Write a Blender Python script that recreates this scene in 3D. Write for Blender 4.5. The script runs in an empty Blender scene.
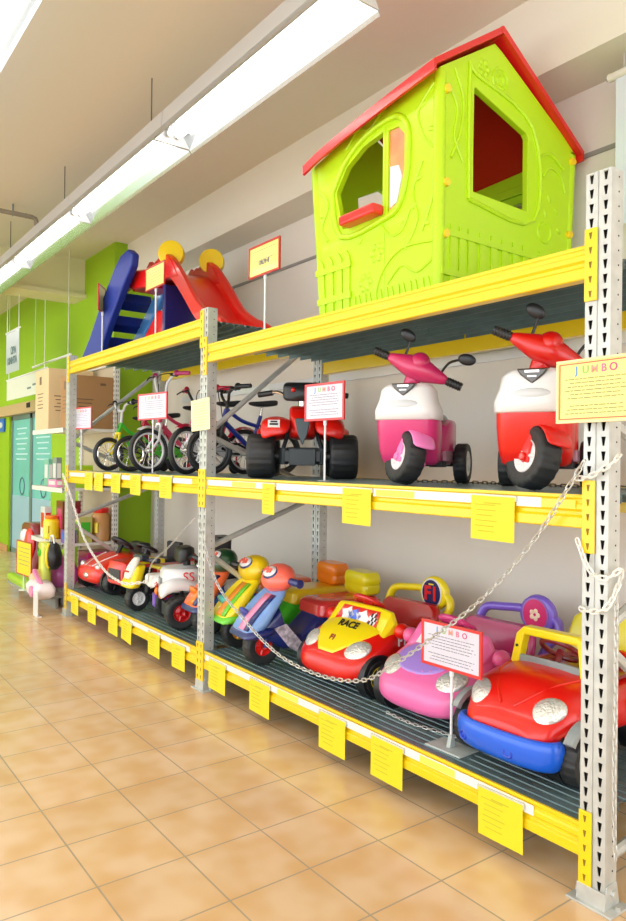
import bpy, math, random
from mathutils import Vector, Matrix, Euler
random.seed(7)
SC = bpy.context.scene
COL = SC.collection
PI = math.pi
R = math.radians

# ------------------------------------------------------------------ camera, world, light, exposure
CAM_H = 1.4927
yaw, pitch, roll = R(36.6574), R(-0.19474), R(0.66347)
f0 = Vector((-math.cos(yaw), math.sin(yaw), 0)); r0 = Vector((math.sin(yaw), math.cos(yaw), 0)); u0 = Vector((0, 0, 1))
Fv = f0*math.cos(pitch) - u0*math.sin(pitch); Uv = u0*math.cos(pitch) + f0*math.sin(pitch)
Rv = r0*math.cos(roll) + Uv*math.sin(roll); U2 = Uv*math.cos(roll) - r0*math.sin(roll)
cd = bpy.data.cameras.new('camera'); cam = bpy.data.objects.new('camera', cd); COL.objects.link(cam)
cd.sensor_fit = 'VERTICAL'; cd.sensor_height = 36; cd.lens = 718.075*36/921
cd.clip_start = 0.05
mt = Matrix((Rv, U2, -Fv)).transposed().to_4x4(); mt.translation = Vector((0, 0, CAM_H))
cam.matrix_world = mt
SC.camera = cam
SC.view_settings.view_transform = 'Standard'
SC.view_settings.look = 'None'
SC.view_settings.gamma = 1
SC.view_settings.use_curve_mapping = False
SC.view_settings.exposure = 0.34
w = bpy.data.worlds.new('world'); SC.world = w; w.use_nodes = True
w.node_tree.nodes['Background'].inputs[0].default_value = (0.92, 0.965, 1.0, 1)
w.node_tree.nodes['Background'].inputs[1].default_value = 2.5
ROWS = 8.0
TUBE = 6.0          # strength of the fluorescent tubes

# the shop's other lamp rows, behind and beside the viewer: long strips just under the ceiling
for k_, (lx, ly) in enumerate(((-4.5, -0.5), (-4.5, -1.75), (-4.5, -3.0), (-13.0, 0.6))):
    ld = bpy.data.lights.new('lamp_row', 'AREA'); ld.shape = 'RECTANGLE'; ld.size = 11 if k_ < 3 else 5; ld.size_y = 0.25; ld.energy = ROWS if k_ < 3 else ROWS*0.6; ld.color = (1.0, 0.97, 0.93)
    lo = bpy.data.objects.new('lamp_row', ld); COL.objects.link(lo); lo.location = (lx, ly, 3.5)

# ------------------------------------------------------------------ materials
def lin(c):
    out = []
    for v in c[:3]:
        v = v/255.0
        out.append(v/12.92 if v <= 0.04045 else ((v+0.055)/1.055)**2.4)
    return (*out, 1)
MATS = {}
def mat(name, rgb, rough=0.45, metal=0.0, coat=0.0, bump=0.0, bscale=60, vary=0.0, vscale=4, trans=0.0, emit=0.0, alpha=1.0, spec=0.5):
    if name in MATS: return MATS[name]
    m = bpy.data.materials.new(name); m.use_nodes = True
    nt = m.node_tree; b = nt.nodes['Principled BSDF']
    c = lin(rgb)
    b.inputs['Base Color'].default_value = c
    b.inputs['Roughness'].default_value = rough
    b.inputs['Metallic'].default_value = metal
    b.inputs['Coat Weight'].default_value = coat
    b.inputs['Coat Roughness'].default_value = 0.06
    b.inputs['Transmission Weight'].default_value = trans
    b.inputs['Specular IOR Level'].default_value = spec
    b.inputs['Alpha'].default_value = alpha
    if emit:
        b.inputs['Emission Color'].default_value = c; b.inputs['Emission Strength'].default_value = emit
    if bump or vary:
        tc = nt.nodes.new('ShaderNodeTexCoord')
    if vary:
        n = nt.nodes.new('ShaderNodeTexNoise'); n.inputs['Scale'].default_value = vscale; n.inputs['Detail'].default_value = 5
        nt.links.new(tc.outputs['Object'], n.inputs['Vector'])
        rp = nt.nodes.new('ShaderNodeValToRGB')
        rp.color_ramp.elements[0].position = 0.3; rp.color_ramp.elements[1].position = 0.7
        rp.color_ramp.elements[0].color = tuple(x*(1-vary) for x in c[:3])+(1,)
        rp.color_ramp.elements[1].color = tuple(min(1, x*(1+vary)) for x in c[:3])+(1,)
        nt.links.new(n.outputs['Fac'], rp.inputs['Fac']); nt.links.new(rp.outputs['Color'], b.inputs['Base Color'])
    if bump:
        n2 = nt.nodes.new('ShaderNodeTexNoise'); n2.inputs['Scale'].default_value = bscale
        nt.links.new(tc.outputs['Object'], n2.inputs['Vector'])
        bp = nt.nodes.new('ShaderNodeBump'); bp.inputs['Strength'].default_value = bump; bp.inputs['Distance'].default_value = 0.01
        nt.links.new(n2.outputs['Fac'], bp.inputs['Height']); nt.links.new(bp.outputs['Normal'], b.inputs['Normal'])
    MATS[name] = m
    return m
def plastic(name, rgb, rough=0.28, coat=0.35): return mat('plastic_'+name, rgb, rough=rough, coat=coat)

GALV = mat('galvanised_steel', (198, 200, 196), rough=0.42, metal=0.35, vary=0.10, vscale=18)
GALVD = mat('zinc_deck_steel', (112, 134, 136), rough=0.30, metal=0.4, vary=0.14, vscale=7)
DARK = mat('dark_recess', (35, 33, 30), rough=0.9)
YEL = mat('yellow_powder_coat', (242, 206, 12), rough=0.3, coat=0.3)
WHITE = plastic('white', (232, 232, 234)); RED = plastic('red', (222, 22, 12)); BLACK = plastic('black', (26, 28, 32), 0.4, 0.1)
RUBBER = mat('black_tyre', (38, 40, 42), rough=0.5, bump=0.15, bscale=120)
PINK = plastic('hot_pink', (208, 52, 120)); LPINK = plastic('light_pink', (238, 130, 196)); LILAC = plastic('lilac', (168, 134, 222))
BLUE = plastic('blue', (22, 96, 222)); NAVY = plastic('navy', (26, 40, 110)); GREEN = plastic('bright_green', (70, 190, 40)); ORANGE = plastic('orange', (246, 130, 24))
TYEL = plastic('toy_yellow', (250, 224, 20)); LIME = plastic('lime', (176, 216, 28), 0.42, 0.1); PURPLE = plastic('purple', (120, 70, 190)); GREY = plastic('grey', (135, 145, 145))
MAROON = plastic('maroon', (130, 20, 30)); SILVER = mat('silver_chrome', (225, 225, 225), rough=0.12, metal=1.0)
CLEAR = mat('clear_lens', (225, 228, 225), rough=0.08, metal=0.55, bump=0.6, bscale=90, coat=0.8)
PAPERY = mat('yellow_paper', (232, 214, 32), rough=0.5); PAPERW = mat('white_paper', (216, 212, 226), rough=0.35, coat=0.3)
PAPERC = mat('cream_paper', (240, 226, 126), rough=0.35, coat=0.4); STRIPW = mat('white_label_strip', (236, 232, 226), rough=0.4)
INK = mat('grey_ink', (120, 120, 130), rough=0.8); INKY = mat('olive_ink', (196, 186, 40), rough=0.8); INKG = mat('green_ink', (150, 150, 90), rough=0.8)
CARD = mat('cardboard', (196, 160, 110), rough=0.8, vary=0.05, vscale=8); CARDL = mat('pale_cardboard', (222, 196, 150), rough=0.8)
CHAINM = mat('chain_zinc', (205, 205, 200), rough=0.35, metal=0.6); CHAINP = mat('white_plastic_chain', (235, 232, 225), rough=0.4)

# ------------------------------------------------------------------ mesh builder
def basis(d):
    d = Vector(d).normalized()
    a = Vector((0, 0, 1)) if abs(d.z) < 0.9 else Vector((0, 1, 0))
    x = d.cross(a).normalized(); y = d.cross(x).normalized()
    return x, y, d
class MB:
    def __init__(s): s.v = []; s.f = []; s.M = Matrix.Identity(4)
    def add(s, vs, fs):
        o = len(s.v); s.v += [tuple(s.M @ Vector(p)) for p in vs]; s.f += [tuple(i+o for i in q) for q in fs]; return s
    def box(s, c, d, rot=None, taper=1.0):
        hx, hy, hz = d[0]/2, d[1]/2, d[2]/2
        vs = []
        for z in (-1, 1):
            t = taper if z > 0 else 1
            for x, y in ((-1, -1), (1, -1), (1, 1), (-1, 1)): vs.append(Vector((x*hx*t, y*hy*t, z*hz)))
        if rot: m = Euler(rot).to_matrix(); vs = [m @ v for v in vs]
        vs = [v+Vector(c) for v in vs]
        return s.add(vs, [(3, 2, 1, 0), (4, 5, 6, 7), (0, 1, 5, 4), (1, 2, 6, 5), (2, 3, 7, 6), (3, 0, 4, 7)])
    def loft(s, rings, caps=True, closed=True):
        n = len(rings[0]); vs = [p for r in rings for p in r]; fs = []
        for k in range(len(rings)-1):
            for i in range(n if closed else n-1):
                j = (i+1) % n
                fs.append((k*n+i, k*n+j, (k+1)*n+j, (k+1)*n+i))
        if caps:
            fs.append(tuple(reversed(range(n)))); fs.append(tuple((len(rings)-1)*n+i for i in range(n)))
        return s.add(vs, fs)
    def cyl(s, p0, p1, r0, r1=None, n=20, caps=True):
        p0, p1 = Vector(p0), Vector(p1); r1 = r0 if r1 is None else r1
        x, y, d = basis(p1-p0)
        ring = lambda p, r: [p+x*(r*math.cos(2*PI*i/n))+y*(r*math.sin(2*PI*i/n)) for i in range(n)]
        return s.loft([ring(p0, r0), ring(p1, r1)], caps)
    def tube(s, pts, r, n=8, caps=True, flat=1.0):
        pts = [Vector(p) for p in pts]; rs = r if isinstance(r, (list, tuple)) else [r]*len(pts)
        rings = []; x = None
        for i, p in enumerate(pts):
            d = (pts[min(i+1, len(pts)-1)]-pts[max(i-1, 0)]).normalized()
            if x is None: x, y, _ = basis(d)
            else:
                x = (x-d*x.dot(d)).normalized(); y = d.cross(x)
            rings.append([p+x*(rs[i]*math.cos(2*PI*k/n))+y*(rs[i]*flat*math.sin(2*PI*k/n)) for k in range(n)])
        return s.loft(rings, caps)
    def lathe(s, prof, origin, axis, n=28, caps=True):      # prof: (radius, height along axis)
        o = Vector(origin); x, y, d = basis(axis)
        return s.loft([[o+d*h+x*(r*math.cos(2*PI*i/n))+y*(r*math.sin(2*PI*i/n)) for i in range(n)] for r, h in prof], caps)
    def ell(s, c, rad, rot=None, n=20, m=12):
        c = Vector(c); q = Euler(rot).to_matrix() if rot else Matrix.Identity(3)
        rings = []
        for k in range(m+1):
            t = -PI/2+PI*k/m; ct = max(math.cos(t), 0.02)
            rings.append([c+q @ Vector((rad[0]*ct*math.cos(2*PI*i/n), rad[1]*ct*math.sin(2*PI*i/n), rad[2]*math.sin(t))) for i in range(n)])
        return s.loft(rings)
    def torus(s, c, axis, RR, r, n=32, m=10, a0=0.0, a1=2*PI, flat=1.0):
        c = Vector(c); x, y, d = basis(axis); full = abs(a1-a0-2*PI) < 1e-6
        k = n if full else n+1; rings = []
        for i in range(k):
            a = a0+(a1-a0)*i/n; rd = x*math.cos(a)+y*math.sin(a)
            rings.append([c+rd*(RR+r*math.cos(2*PI*j/m))+d*(r*flat*math.sin(2*PI*j/m)) for j in range(m)])
        if full: rings.append(rings[0]); return s.loft(rings, False)
        return s.loft(rings)
    def prism(s, poly, plane, a, b):
        n = len(poly)
        def P(p, t):
            if plane == 'xz': return (p[0], t, p[1])
            if plane == 'yz': return (t, p[0], p[1])
            return (p[0], p[1], t)
        vs = [P(p, a) for p in poly]+[P(p, b) for p in poly]
        fs = [tuple(reversed(range(n))), tuple(range(n, 2*n))]+[(i, (i+1) % n, n+(i+1) % n, n+i) for i in range(n)]
        return s.add(vs, fs)
    def build(s, name, m, parent=None, smooth=True, bevel=0.0, sub=0, label=None, auto=35, bseg=2, solid=0.0):
        me = bpy.data.meshes.new(name); me.from_pydata(s.v, [], s.f); me.update()
        import bmesh
        bm = bmesh.new(); bm.from_mesh(me); bmesh.ops.recalc_face_normals(bm, faces=bm.faces); bm.to_mesh(me); bm.free()
        me.materials.append(m)
        o = bpy.data.objects.new(name, me); COL.objects.link(o)
        if smooth:
            me.shade_smooth()
            if not sub and not bevel: me.set_sharp_from_angle(angle=R(auto))
        if solid:
            q = o.modifiers.new('solid', 'SOLIDIFY'); q.thickness = solid; q.offset = 0
        if bevel:
            q = o.modifiers.new('bevel', 'BEVEL'); q.width = bevel; q.segments = bseg; q.limit_method = 'ANGLE'; q.angle_limit = R(30)
            q.harden_normals = True
        if sub:
            q = o.modifiers.new('subsurf', 'SUBSURF'); q.levels = sub; q.render_levels = sub
        if parent: o.parent = parent
        if label: o['label'] = label
        return o
def tag(o, label, cat, group=None):
    o['label'] = label; o['category'] = cat
    if group: o['group'] = group
    return o
def thing(name, label, cat, loc=(0, 0, 0), rz=0, group=None):
    o = bpy.data.objects.new(name, None); COL.objects.link(o); o.empty_display_size = 0.05
    o.location = loc; o.rotation_euler = (0, 0, rz)
    return tag(o, label, cat, group)
def struct(o, kind='structure'): o['kind'] = kind; return o
def text(parent, name, s, loc, size, m, face='-y', ext=0.001, rotz=0, bold=0.0, align='CENTER', rot=None):
    cu = bpy.data.curves.new(name, 'FONT'); cu.body = s; cu.size = size; cu.extrude = ext; cu.align_x = align; cu.align_y = 'CENTER'; cu.offset = bold
    t = bpy.data.objects.new('tmp', cu); COL.objects.link(t)
    dg = bpy.context.evaluated_depsgraph_get(); me = bpy.data.meshes.new_from_object(t.evaluated_get(dg))
    bpy.data.objects.remove(t)
    me.materials.clear(); me.materials.append(m)
    rr = rot if rot else {'-y': (PI/2, 0, 0), '+x': (PI/2, 0, PI/2), 'z': (0, 0, 0)}[face]
    mm = Matrix.Translation(loc) @ Euler(rr).to_matrix().to_4x4() @ Matrix.Rotation(rotz, 4, 'Z')
    me.transform(mm)
    o = bpy.data.objects.new(name, me); COL.objects.link(o); o.parent = parent
    return o
def spline(pts, n=6):
    P = [Vector(p) for p in pts]; out = []
    for i in range(len(P)-1):
        a, b, c, d = P[max(i-1, 0)], P[i], P[i+1], P[min(i+2, len(P)-1)]
        for k in range(n):
            t = k/n
            out.append(0.5*((2*b)+(-a+c)*t+(2*a-5*b+4*c-d)*t*t+(-a+3*b-3*c+d)*t**3))
    out.append(P[-1]); return out
def rrect(w, h, r, n=4, cx=0, cy=0):
    out = []
    for sx, sy, a in ((1, 1, 0), (-1, 1, PI/2), (-1, -1, PI), (1, -1, 1.5*PI)):
        for k in range(n+1):
            t = a+PI/2*k/n; out.append((cx+sx*(w/2-r)+r*math.cos(t), cy+sy*(h/2-r)+r*math.sin(t)))
    return out

# ------------------------------------------------------------------ the room
X0, X1, X2, Y0 = -1.4325, -4.2556, -7.0202, 2.2312      # left edges of the three rack frames, front plane
YW, HC, ZS, YS = 3.47, 3.95, 3.52, 3.15                  # wall, ceiling, soffit underside, soffit face
YG, XG = 3.0, -7.8                                       # green wall
def floor_mat():
    m = bpy.data.materials.new('terracotta_tiles'); m.use_nodes = True; nt = m.node_tree; b = nt.nodes['Principled BSDF']
    N = nt.nodes.new; L = nt.links.new
    tc = N('ShaderNodeTexCoord'); mp = N('ShaderNodeMapping')
    T = 0.3372
    mp.inputs['Location'].default_value = (-(-2.4594)/T, -1.2495/T, 0); mp.inputs['Scale'].default_value = (1/T, 1/T, 1)
    L(tc.outputs['Object'], mp.inputs['Vector'])
    br = N('ShaderNodeTexBrick'); br.offset = 0; br.squash = 1
    br.inputs['Scale'].default_value = 1; br.inputs['Brick Width'].default_value = 1; br.inputs['Row Height'].default_value = 1
    br.inputs['Mortar Size'].default_value = 0.011; br.inputs['Mortar Smooth'].default_value = 0.2; br.inputs['Bias'].default_value = 0
    br.inputs['Color1'].default_value = (0, 0, 0, 1); br.inputs['Color2'].default_value = (1, 1, 1, 1); br.inputs['Mortar'].default_value = (0.5, 0.5, 0.5, 1)
    L(mp.outputs['Vector'], br.inputs['Vector'])
    n1 = N('ShaderNodeTexNoise'); n1.inputs['Scale'].default_value = 6.0; n1.inputs['Detail'].default_value = 1; n1.inputs['Roughness'].default_value = 0.5
    L(tc.outputs['Object'], n1.inputs['Vector'])
    mr = N('ShaderNodeMapRange'); mr.interpolation_type = 'SMOOTHSTEP'; mr.inputs['From Min'].default_value = 0.25; mr.inputs['From Max'].default_value = 0.75
    L(n1.outputs['Fac'], mr.inputs['Value'])
    rp = N('ShaderNodeMix'); rp.data_type = 'RGBA'; rp.inputs[6].default_value = lin((220, 180, 130)); rp.inputs[7].default_value = lin((230, 200, 162)); L(mr.outputs[0], rp.inputs[0])
    tint = N('ShaderNodeMix'); tint.data_type = 'RGBA'; tint.blend_type = 'MULTIPLY'; tint.inputs[0].default_value = 0.06
    L(rp.outputs[2], tint.inputs[6]); L(br.outputs['Color'], tint.inputs[7])
    mx = N('ShaderNodeMix'); mx.data_type = 'RGBA'; L(br.outputs['Fac'], mx.inputs[0]); L(tint.outputs[2], mx.inputs[6]); mx.inputs[7].default_value = lin((172, 158, 134))
    L(mx.outputs[2], b.inputs['Base Color'])
    b.inputs['Roughness'].default_value = 0.2
    bp = N('ShaderNodeBump'); bp.inputs['Strength'].default_value = 0.4; bp.inputs['Distance'].default_value = 0.003; bp.invert = True
    L(br.outputs['Fac'], bp.inputs['Height']); L(bp.outputs['Normal'], b.inputs['Normal'])
    return m
WALLM = mat('cream_wall_paint', (232, 224, 212), rough=0.75, vary=0.02, vscale=1.5)
CEILM = mat('cream_ceiling_paint', (230, 224, 208), rough=0.8)
GREENM = mat('lime_green_wall_paint', (150, 192, 6), rough=0.6)
b = MB(); b.box((-7, -0.5, -0.05), (24, 8.2, 0.1)); struct(b.build('floor', floor_mat(), smooth=False))
b = MB(); b.box((-7, -0.5, HC+0.05), (24, 8.2, 0.1)); struct(b.build('ceiling', CEILM, smooth=False))
b = MB(); b.box((-1.4, YW+0.05, HC/2), (12.8, 0.1, HC)); struct(b.build('wall_back', WALLM, smooth=False))
b = MB(); b.box((-1.4, (YS+YW)/2, (ZS+HC)/2), (12.8, YW-YS, HC-ZS)); struct(b.build('trim_1', CEILM, smooth=False))
b = MB(); b.box((-1.4, YW-0.006, 3.16), (12.8, 0.012, 0.022)); struct(b.build('trim_2', mat('grey_conduit', (150, 146, 140)), smooth=False))
b = MB(); b.box((-1.0, YW-0.01, 2.15), (12.0, 0.02, 0.06)); struct(b.build('trim_3', WHITE, smooth=False, bevel=0.004))
# green wall with its door opening
DX0, DX1, DZ = -12.3, -10.05, 2.2
b = MB()
b.box(((XG+DX1)/2, YG+0.3, HC/2), (XG-DX1, 0.6, HC)); b.box(((DX0+DX1)/2, YG+0.3, (DZ+HC)/2), (DX1-DX0, 0.6, HC-DZ)); b.box((DX0-3.3, YG+0.3, HC/2), (6.6, 0.6, HC))
struct(b.build('wall_left', GREENM, smooth=False))
b = MB(); b.box((-18.9, -1.5, HC/2), (0.1, 10.2, HC)); struct(b.build('wall_far', GREENM, smooth=False))
b = MB(); b.box((-8.95, -1.0, 3.74), (0.36, 8.0, 0.44)); b.box((-8.93, -1.0, 3.5), (0.44, 8.0, 0.05)); struct(b.build('trim_5', mat('beam_paint', (226, 218, 176), rough=0.7), smooth=False))
b = MB(); b.box((DX0-3.3, YG-0.008, 0.05), (6.6, 0.016, 0.1)); b.box(((DX1+XG)/2, YG-0.008, 0.05), (XG-DX1, 0.016, 0.1)); struct(b.build('baseboard_left', mat('baseboard_tile', (200, 150, 100), rough=0.4), smooth=False))
# sliding doors
GLASS = mat('aqua_glass', (120, 205, 205), rough=0.15, coat=0.4, vary=0.12, vscale=1.2)
b = MB(); b.box(((DX0+DX1)/2, YG-0.03, DZ+0.07), (DX1-DX0+1.4, 0.1, 0.16)); struct(b.build('trim_6', mat('door_header', (196, 166, 120), rough=0.5), smooth=False))
b = MB(); b.box((-10.9, YG-0.085, DZ+0.09), (0.16, 0.012, 0.07)); struct(b.build('trim_7', DARK, smooth=False))
for i, (a, c) in enumerate(((DX0, (DX0+DX1)/2), ((DX0+DX1)/2, DX1))):
    e = bpy.data.objects.new('door_%d' % (i+1), None); COL.objects.link(e); e.location = (a, YG+0.06, 0); struct(e)
    wd = c-a
    b = MB(); b.box((wd/2, 0, DZ/2), (wd-0.08, 0.02, DZ-0.08)); b.build('glass_panel', GLASS, e, smooth=False)
    b = MB()
    for x in (0.03, wd-0.03): b.box((x, 0, DZ/2), (0.06, 0.05, DZ))
    for z in (0.04, DZ-0.04): b.box((wd/2, 0, z), (wd, 0.05, 0.08))
    b.build('door_frame', mat('door_frame_grey', (120, 140, 140), rough=0.4, metal=0.3), e, smooth=False)
    b = MB(); b.torus((wd*0.55, -0.014, 1.08), (0, 1, 0), 0.13, 0.012, n=24, m=6, flat=0.4); b.build('handle_emblem', NAVY, e)
    b = MB()
    for k in range(7): b.box((wd*0.5, -0.0125, 1.5+k*0.08), (wd*(0.5+0.12*math.sin(k*2.1)), 0.003, 0.02))
    b.build('lettering', mat('pale_blue_lettering', (200, 232, 238)), e, smooth=False)
    b = MB(); b.box((wd/2, -0.0125, 0.5), (wd-0.14, 0.003, 0.85)); b.build('lower_film', mat('door_lower_film', (160, 196, 214), rough=0.3), e, smooth=False)
# orange and blue poster strip beyond the door
t = thing('wall_poster', 'orange and blue poster strip high on the green wall left of the sliding doors', 'poster', (-13.1, YG-0.02, 1.95))
b = MB(); b.box((-0.3, 0, 0.13), (0.9, 0.02, 0.26)); b.build('orange_panel', ORANGE, t, smooth=False)
b = MB(); b.box((0.36, 0, 0.11), (0.42, 0.02, 0.22)); b.build('blue_panel', BLUE, t, smooth=False)
b = MB(); b.ell((0.36, -0.012, 0.11), (0.12, 0.004, 0.05)); b.build('white_print', WHITE, t)

# ------------------------------------------------------------------ pallet rack
def upright(parent, name, x, y, h, front=True, detail=True):
    """one perforated post: face towards -y (front) with two columns of slots, side with round holes"""
    W, D, P = 0.095, 0.07, 0.05
    b = MB(); yf = y; rec = 0.004
    cols = [(0.008, 0.034), (0.061, 0.087)]
    n = int(h/P)
    if detail:
        strips = [(0, 0.008), (0.034, 0.044), (0.051, 0.061), (0.087, W)]
        for a, c in strips: b.add([(x+a, yf, 0), (x+c, yf, 0), (x+c, yf, n*P), (x+a, yf, n*P)], [(0, 1, 2, 3)])
        b.add([(x+0.044, yf, 0), (x+0.0455, yf+rec, 0), (x+0.0455, yf+rec, n*P), (x+0.044, yf, n*P)], [(0, 1, 2, 3)])
        b.add([(x+0.0455, yf+rec, 0), (x+0.0495, yf+rec, 0), (x+0.0495, yf+rec, n*P), (x+0.0455, yf+rec, n*P)], [(0, 1, 2, 3)])
        b.add([(x+0.0495, yf+rec, 0), (x+0.051, yf, 0), (x+0.051, yf, n*P), (x+0.0495, yf+rec, n*P)], [(0, 1, 2, 3)])
        for a, c in cols:
            m_ = (a+c)/2
            for k in range(n):
                z = k*P
                o = [(a, z), (c, z), (c, z+P), (a, z+P)]
                i_ = [(m_-0.0035, z+0.012), (m_+0.0035, z+0.012), (m_+0.0085, z+0.043), (m_-0.0085, z+0.043)]
                vs = [(x+p[0], yf, p[1]) for p in o]+[(x+p[0], yf, p[1]) for p in i_]+[(x+p[0], yf+0.003, p[1]) for p in i_]
                b.add(vs, [(0, 1, 5, 4), (1, 2, 6, 5), (2, 3, 7, 6), (3, 0, 4, 7), (4, 5, 9, 8), (5, 6, 10, 9), (6, 7, 11, 10), (7, 4, 8, 11)])
    else:
        b.add([(x, yf, 0), (x+W, yf, 0), (x+W, yf, n*P), (x, yf, n*P)], [(0, 1, 2, 3)])
    H = n*P; lip = 0.012
    # sides
    for sx in (x, x+W):
        b.add([(sx, yf, 0), (sx, yf+D, 0), (sx, yf+D, H), (sx, yf, H)], [(0, 1, 2, 3)])
    b.add([(x, yf+D, 0), (x+W, yf+D, 0), (x+W, yf+D, H), (x, yf+D, H)], [(0, 1, 2, 3)])
    o = b.build(name, GALV, parent, smooth=False)
    # dark sheet painting shade behind the slots, plus small round holes on the side
    b = MB()
    for k in range(n):
        b.cyl((x+W, yf+0.045, k*P+0.025), (x+W+0.0008, yf+0.045, k*P+0.025), 0.0035, n=8)
    b.build('bolt_holes', DARK, o, smooth=False)
    b = MB(); b.box((x+W/2, yf+0.02, H/2), (W-0.006, 0.004, H-0.004)); b.build('slot_shade', DARK, o, smooth=False)
    # foot
    b = MB(); b.box((x+W/2, yf+D/2, 0.004), (0.17, 0.12, 0.008))
    for sx, q in ((x-0.003, -1), (x+W+0.003, 1)):
        b.prism([(yf-0.012, 0.008), (yf+D+0.012, 0.008), (yf+D-0.005, 0.085), (yf+0.005, 0.085)], 'yz', sx-0.003, sx+0.003)
    b.box((x+W/2, yf-0.006, 0.035), (W+0.012, 0.005, 0.06))
    f = b.build('foot_plate', GALV, parent, smooth=False, bevel=0.002)
    for dx in (-0.028, W+0.028): b = MB(); b.cyl((x+dx, yf+D/2, 0.008), (x+dx, yf+D/2, 0.022), 0.009, n=6); b.build('foot_bolt', GALV, f, smooth=False)
    b = MB(); b.cyl((x+W+0.006, yf+D/2, 0.055), (x+W+0.018, yf+D/2, 0.055), 0.011, n=6); b.build('foot_bolt', GALV, f, smooth=False)
    return o
frames = [(X0, 'nearest galvanised rack frame with two slotted posts at right edge', 2.5, True),
          (X1, 'middle galvanised rack frame between the two shelf bays', 2.5, True),
          (X2, 'far galvanised rack frame beside the gondola shelves with boxes', 2.5, True)]
for x, lab, h, det in frames:
    t = thing('rack_frame', lab, 'rack frame', (0, 0, 0), group='upright frames of the pallet rack')
    upright(t, 'front_post', x, Y0, h); upright(t, 'back_post', x, Y0+0.93, h, detail=True)
    ya, yb = Y0+0.06, Y0+0.94; xm = x+0.0475
    for (za, zb) in ((0.13, 0.22), (0.88, 0.26), (0.93, 1.25), (1.66, 1.30), (1.70, 2.42)):
        b = MB(); b.tube([(xm, ya, za), (xm, yb, zb)], 0.019, n=8); b.build('brace', GALV, t)

def beam(xa, xb, y, z, label, group, back=False, strips=(), stickers=()):
    t = thing('shelf_beam', label, 'shelf beam', (0, 0, 0), group=group)
    Hb, D = 0.118, 0.05
    pr = [(0, 0), (0, -0.012), (0.004, -0.017), (0.004, -0.030), (0.0, -0.036), (0.0, -0.052), (0.010, -0.060), (0.010, -0.072), (0.0, -0.080), (0.0, -Hb+0.004), (0.004, -Hb), (D, -Hb), (D, -0.012), (0.014, -0.012), (0.012, 0)]
    if back: pr = [(D-p[0], p[1]) for p in pr]
    b = MB(); b.prism([(y+p[0], z+p[1]) for p in pr], 'yz', xa, xb); b.build('beam', YEL, t, smooth=False, bevel=0.0015)
    yf = y-0.004 if not back else y+D+0.004
    for (a, c) in ((xa-0.05, xa), (xb, xb+0.048)):
        b = MB(); b.box(((a+c)/2, yf-0.001, z-0.075), (abs(c-a), 0.007, 0.25))
        sx = a if a < xa else c
        q = b.build('end_connector', YEL, t, smooth=False, bevel=0.002)
        b = MB()
        for k in range(5): b.prism([((a+c)/2-0.006, z+0.035-k*0.05), ((a+c)/2+0.006, z+0.035-k*0.05), ((a+c)/2+0.002, z+0.013-k*0.05), ((a+c)/2-0.002, z+0.013-k*0.05)], 'xz', yf-0.0055, yf-0.0042)
        b.build('connector_slots', mat('ochre_slots', (130, 104, 10), rough=0.7), q, smooth=False)
    for (a, c) in strips:
        b = MB(); b.box(((a+c)/2, y-0.0015, z-0.035), (c-a, 0.003, 0.036)); b.build('label_strip', STRIPW, t, smooth=False)
    for (a, c) in stickers:
        b = MB(); b.box(((a+c)/2, y-0.0035, z-0.036), (c-a, 0.002, 0.03)); b.build('shelf_label', mat('yellow_label', (246, 236, 90), rough=0.5), t, smooth=False)
    return t
ZR, ZL, ZM, ZB = 2.258, 2.440, 1.394, 0.264
W_ = 0.095
G1 = 'yellow shelf beams'
beam(X1+W_, X0, Y0, ZR, 'yellow front beam of right bay top shelf, below the lime playhouse', G1)
beam(X1+W_, X0, Y0+0.945, ZR, 'yellow rear beam of right bay top shelf, behind the scooters', G1, back=True)
beam(X2+W_, X1, Y0, ZL, 'yellow front beam of left bay top shelf, below the slide', G1)
beam(X2+W_, X1, Y0+0.945, ZL, 'yellow rear beam of left bay top shelf, below the slide', G1, back=True)
beam(X1+W_, X0, Y0, ZM, 'yellow front beam of right bay middle shelf, below the ride-on scooters', G1, strips=((X1+0.13, -3.46), (-3.34, -2.74), (-2.52, -1.92), (-1.71, -1.60)), stickers=((-3.82, -3.55), (-2.50, -2.25), (-1.6, -1.46)))
beam(X1+W_, X0, Y0+0.945, ZM, 'yellow rear beam of right bay middle shelf, behind the scooters', G1, back=True)
beam(X2+W_, X1, Y0, ZM, 'yellow front beam of left bay middle shelf, below the bicycles', G1, strips=((X2+0.15, X1-0.1),))
beam(X2+W_, X1, Y0+0.945, ZM, 'yellow rear beam of left bay middle shelf, behind the bicycles', G1, back=True)
beam(X1+W_, X0, Y0, ZB, 'yellow front beam of right bay bottom shelf, below the toy cars', G1, strips=((X1+0.12, -1.62),), stickers=((-3.3, -3.1), (-2.2, -2.0)))
beam(X1+W_, X0, Y0+0.945, ZB, 'yellow rear beam of right bay bottom shelf, behind the toy cars', G1, back=True)
beam(X2+W_, X1, Y0, ZB, 'yellow front beam of left bay bottom shelf, below white quad bike', G1, strips=((X2+0.2, X1-0.1),))
beam(X2+W_, X1, Y0+0.945, ZB, 'yellow rear beam of left bay bottom shelf, behind white quad bike', G1, back=True)
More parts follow.
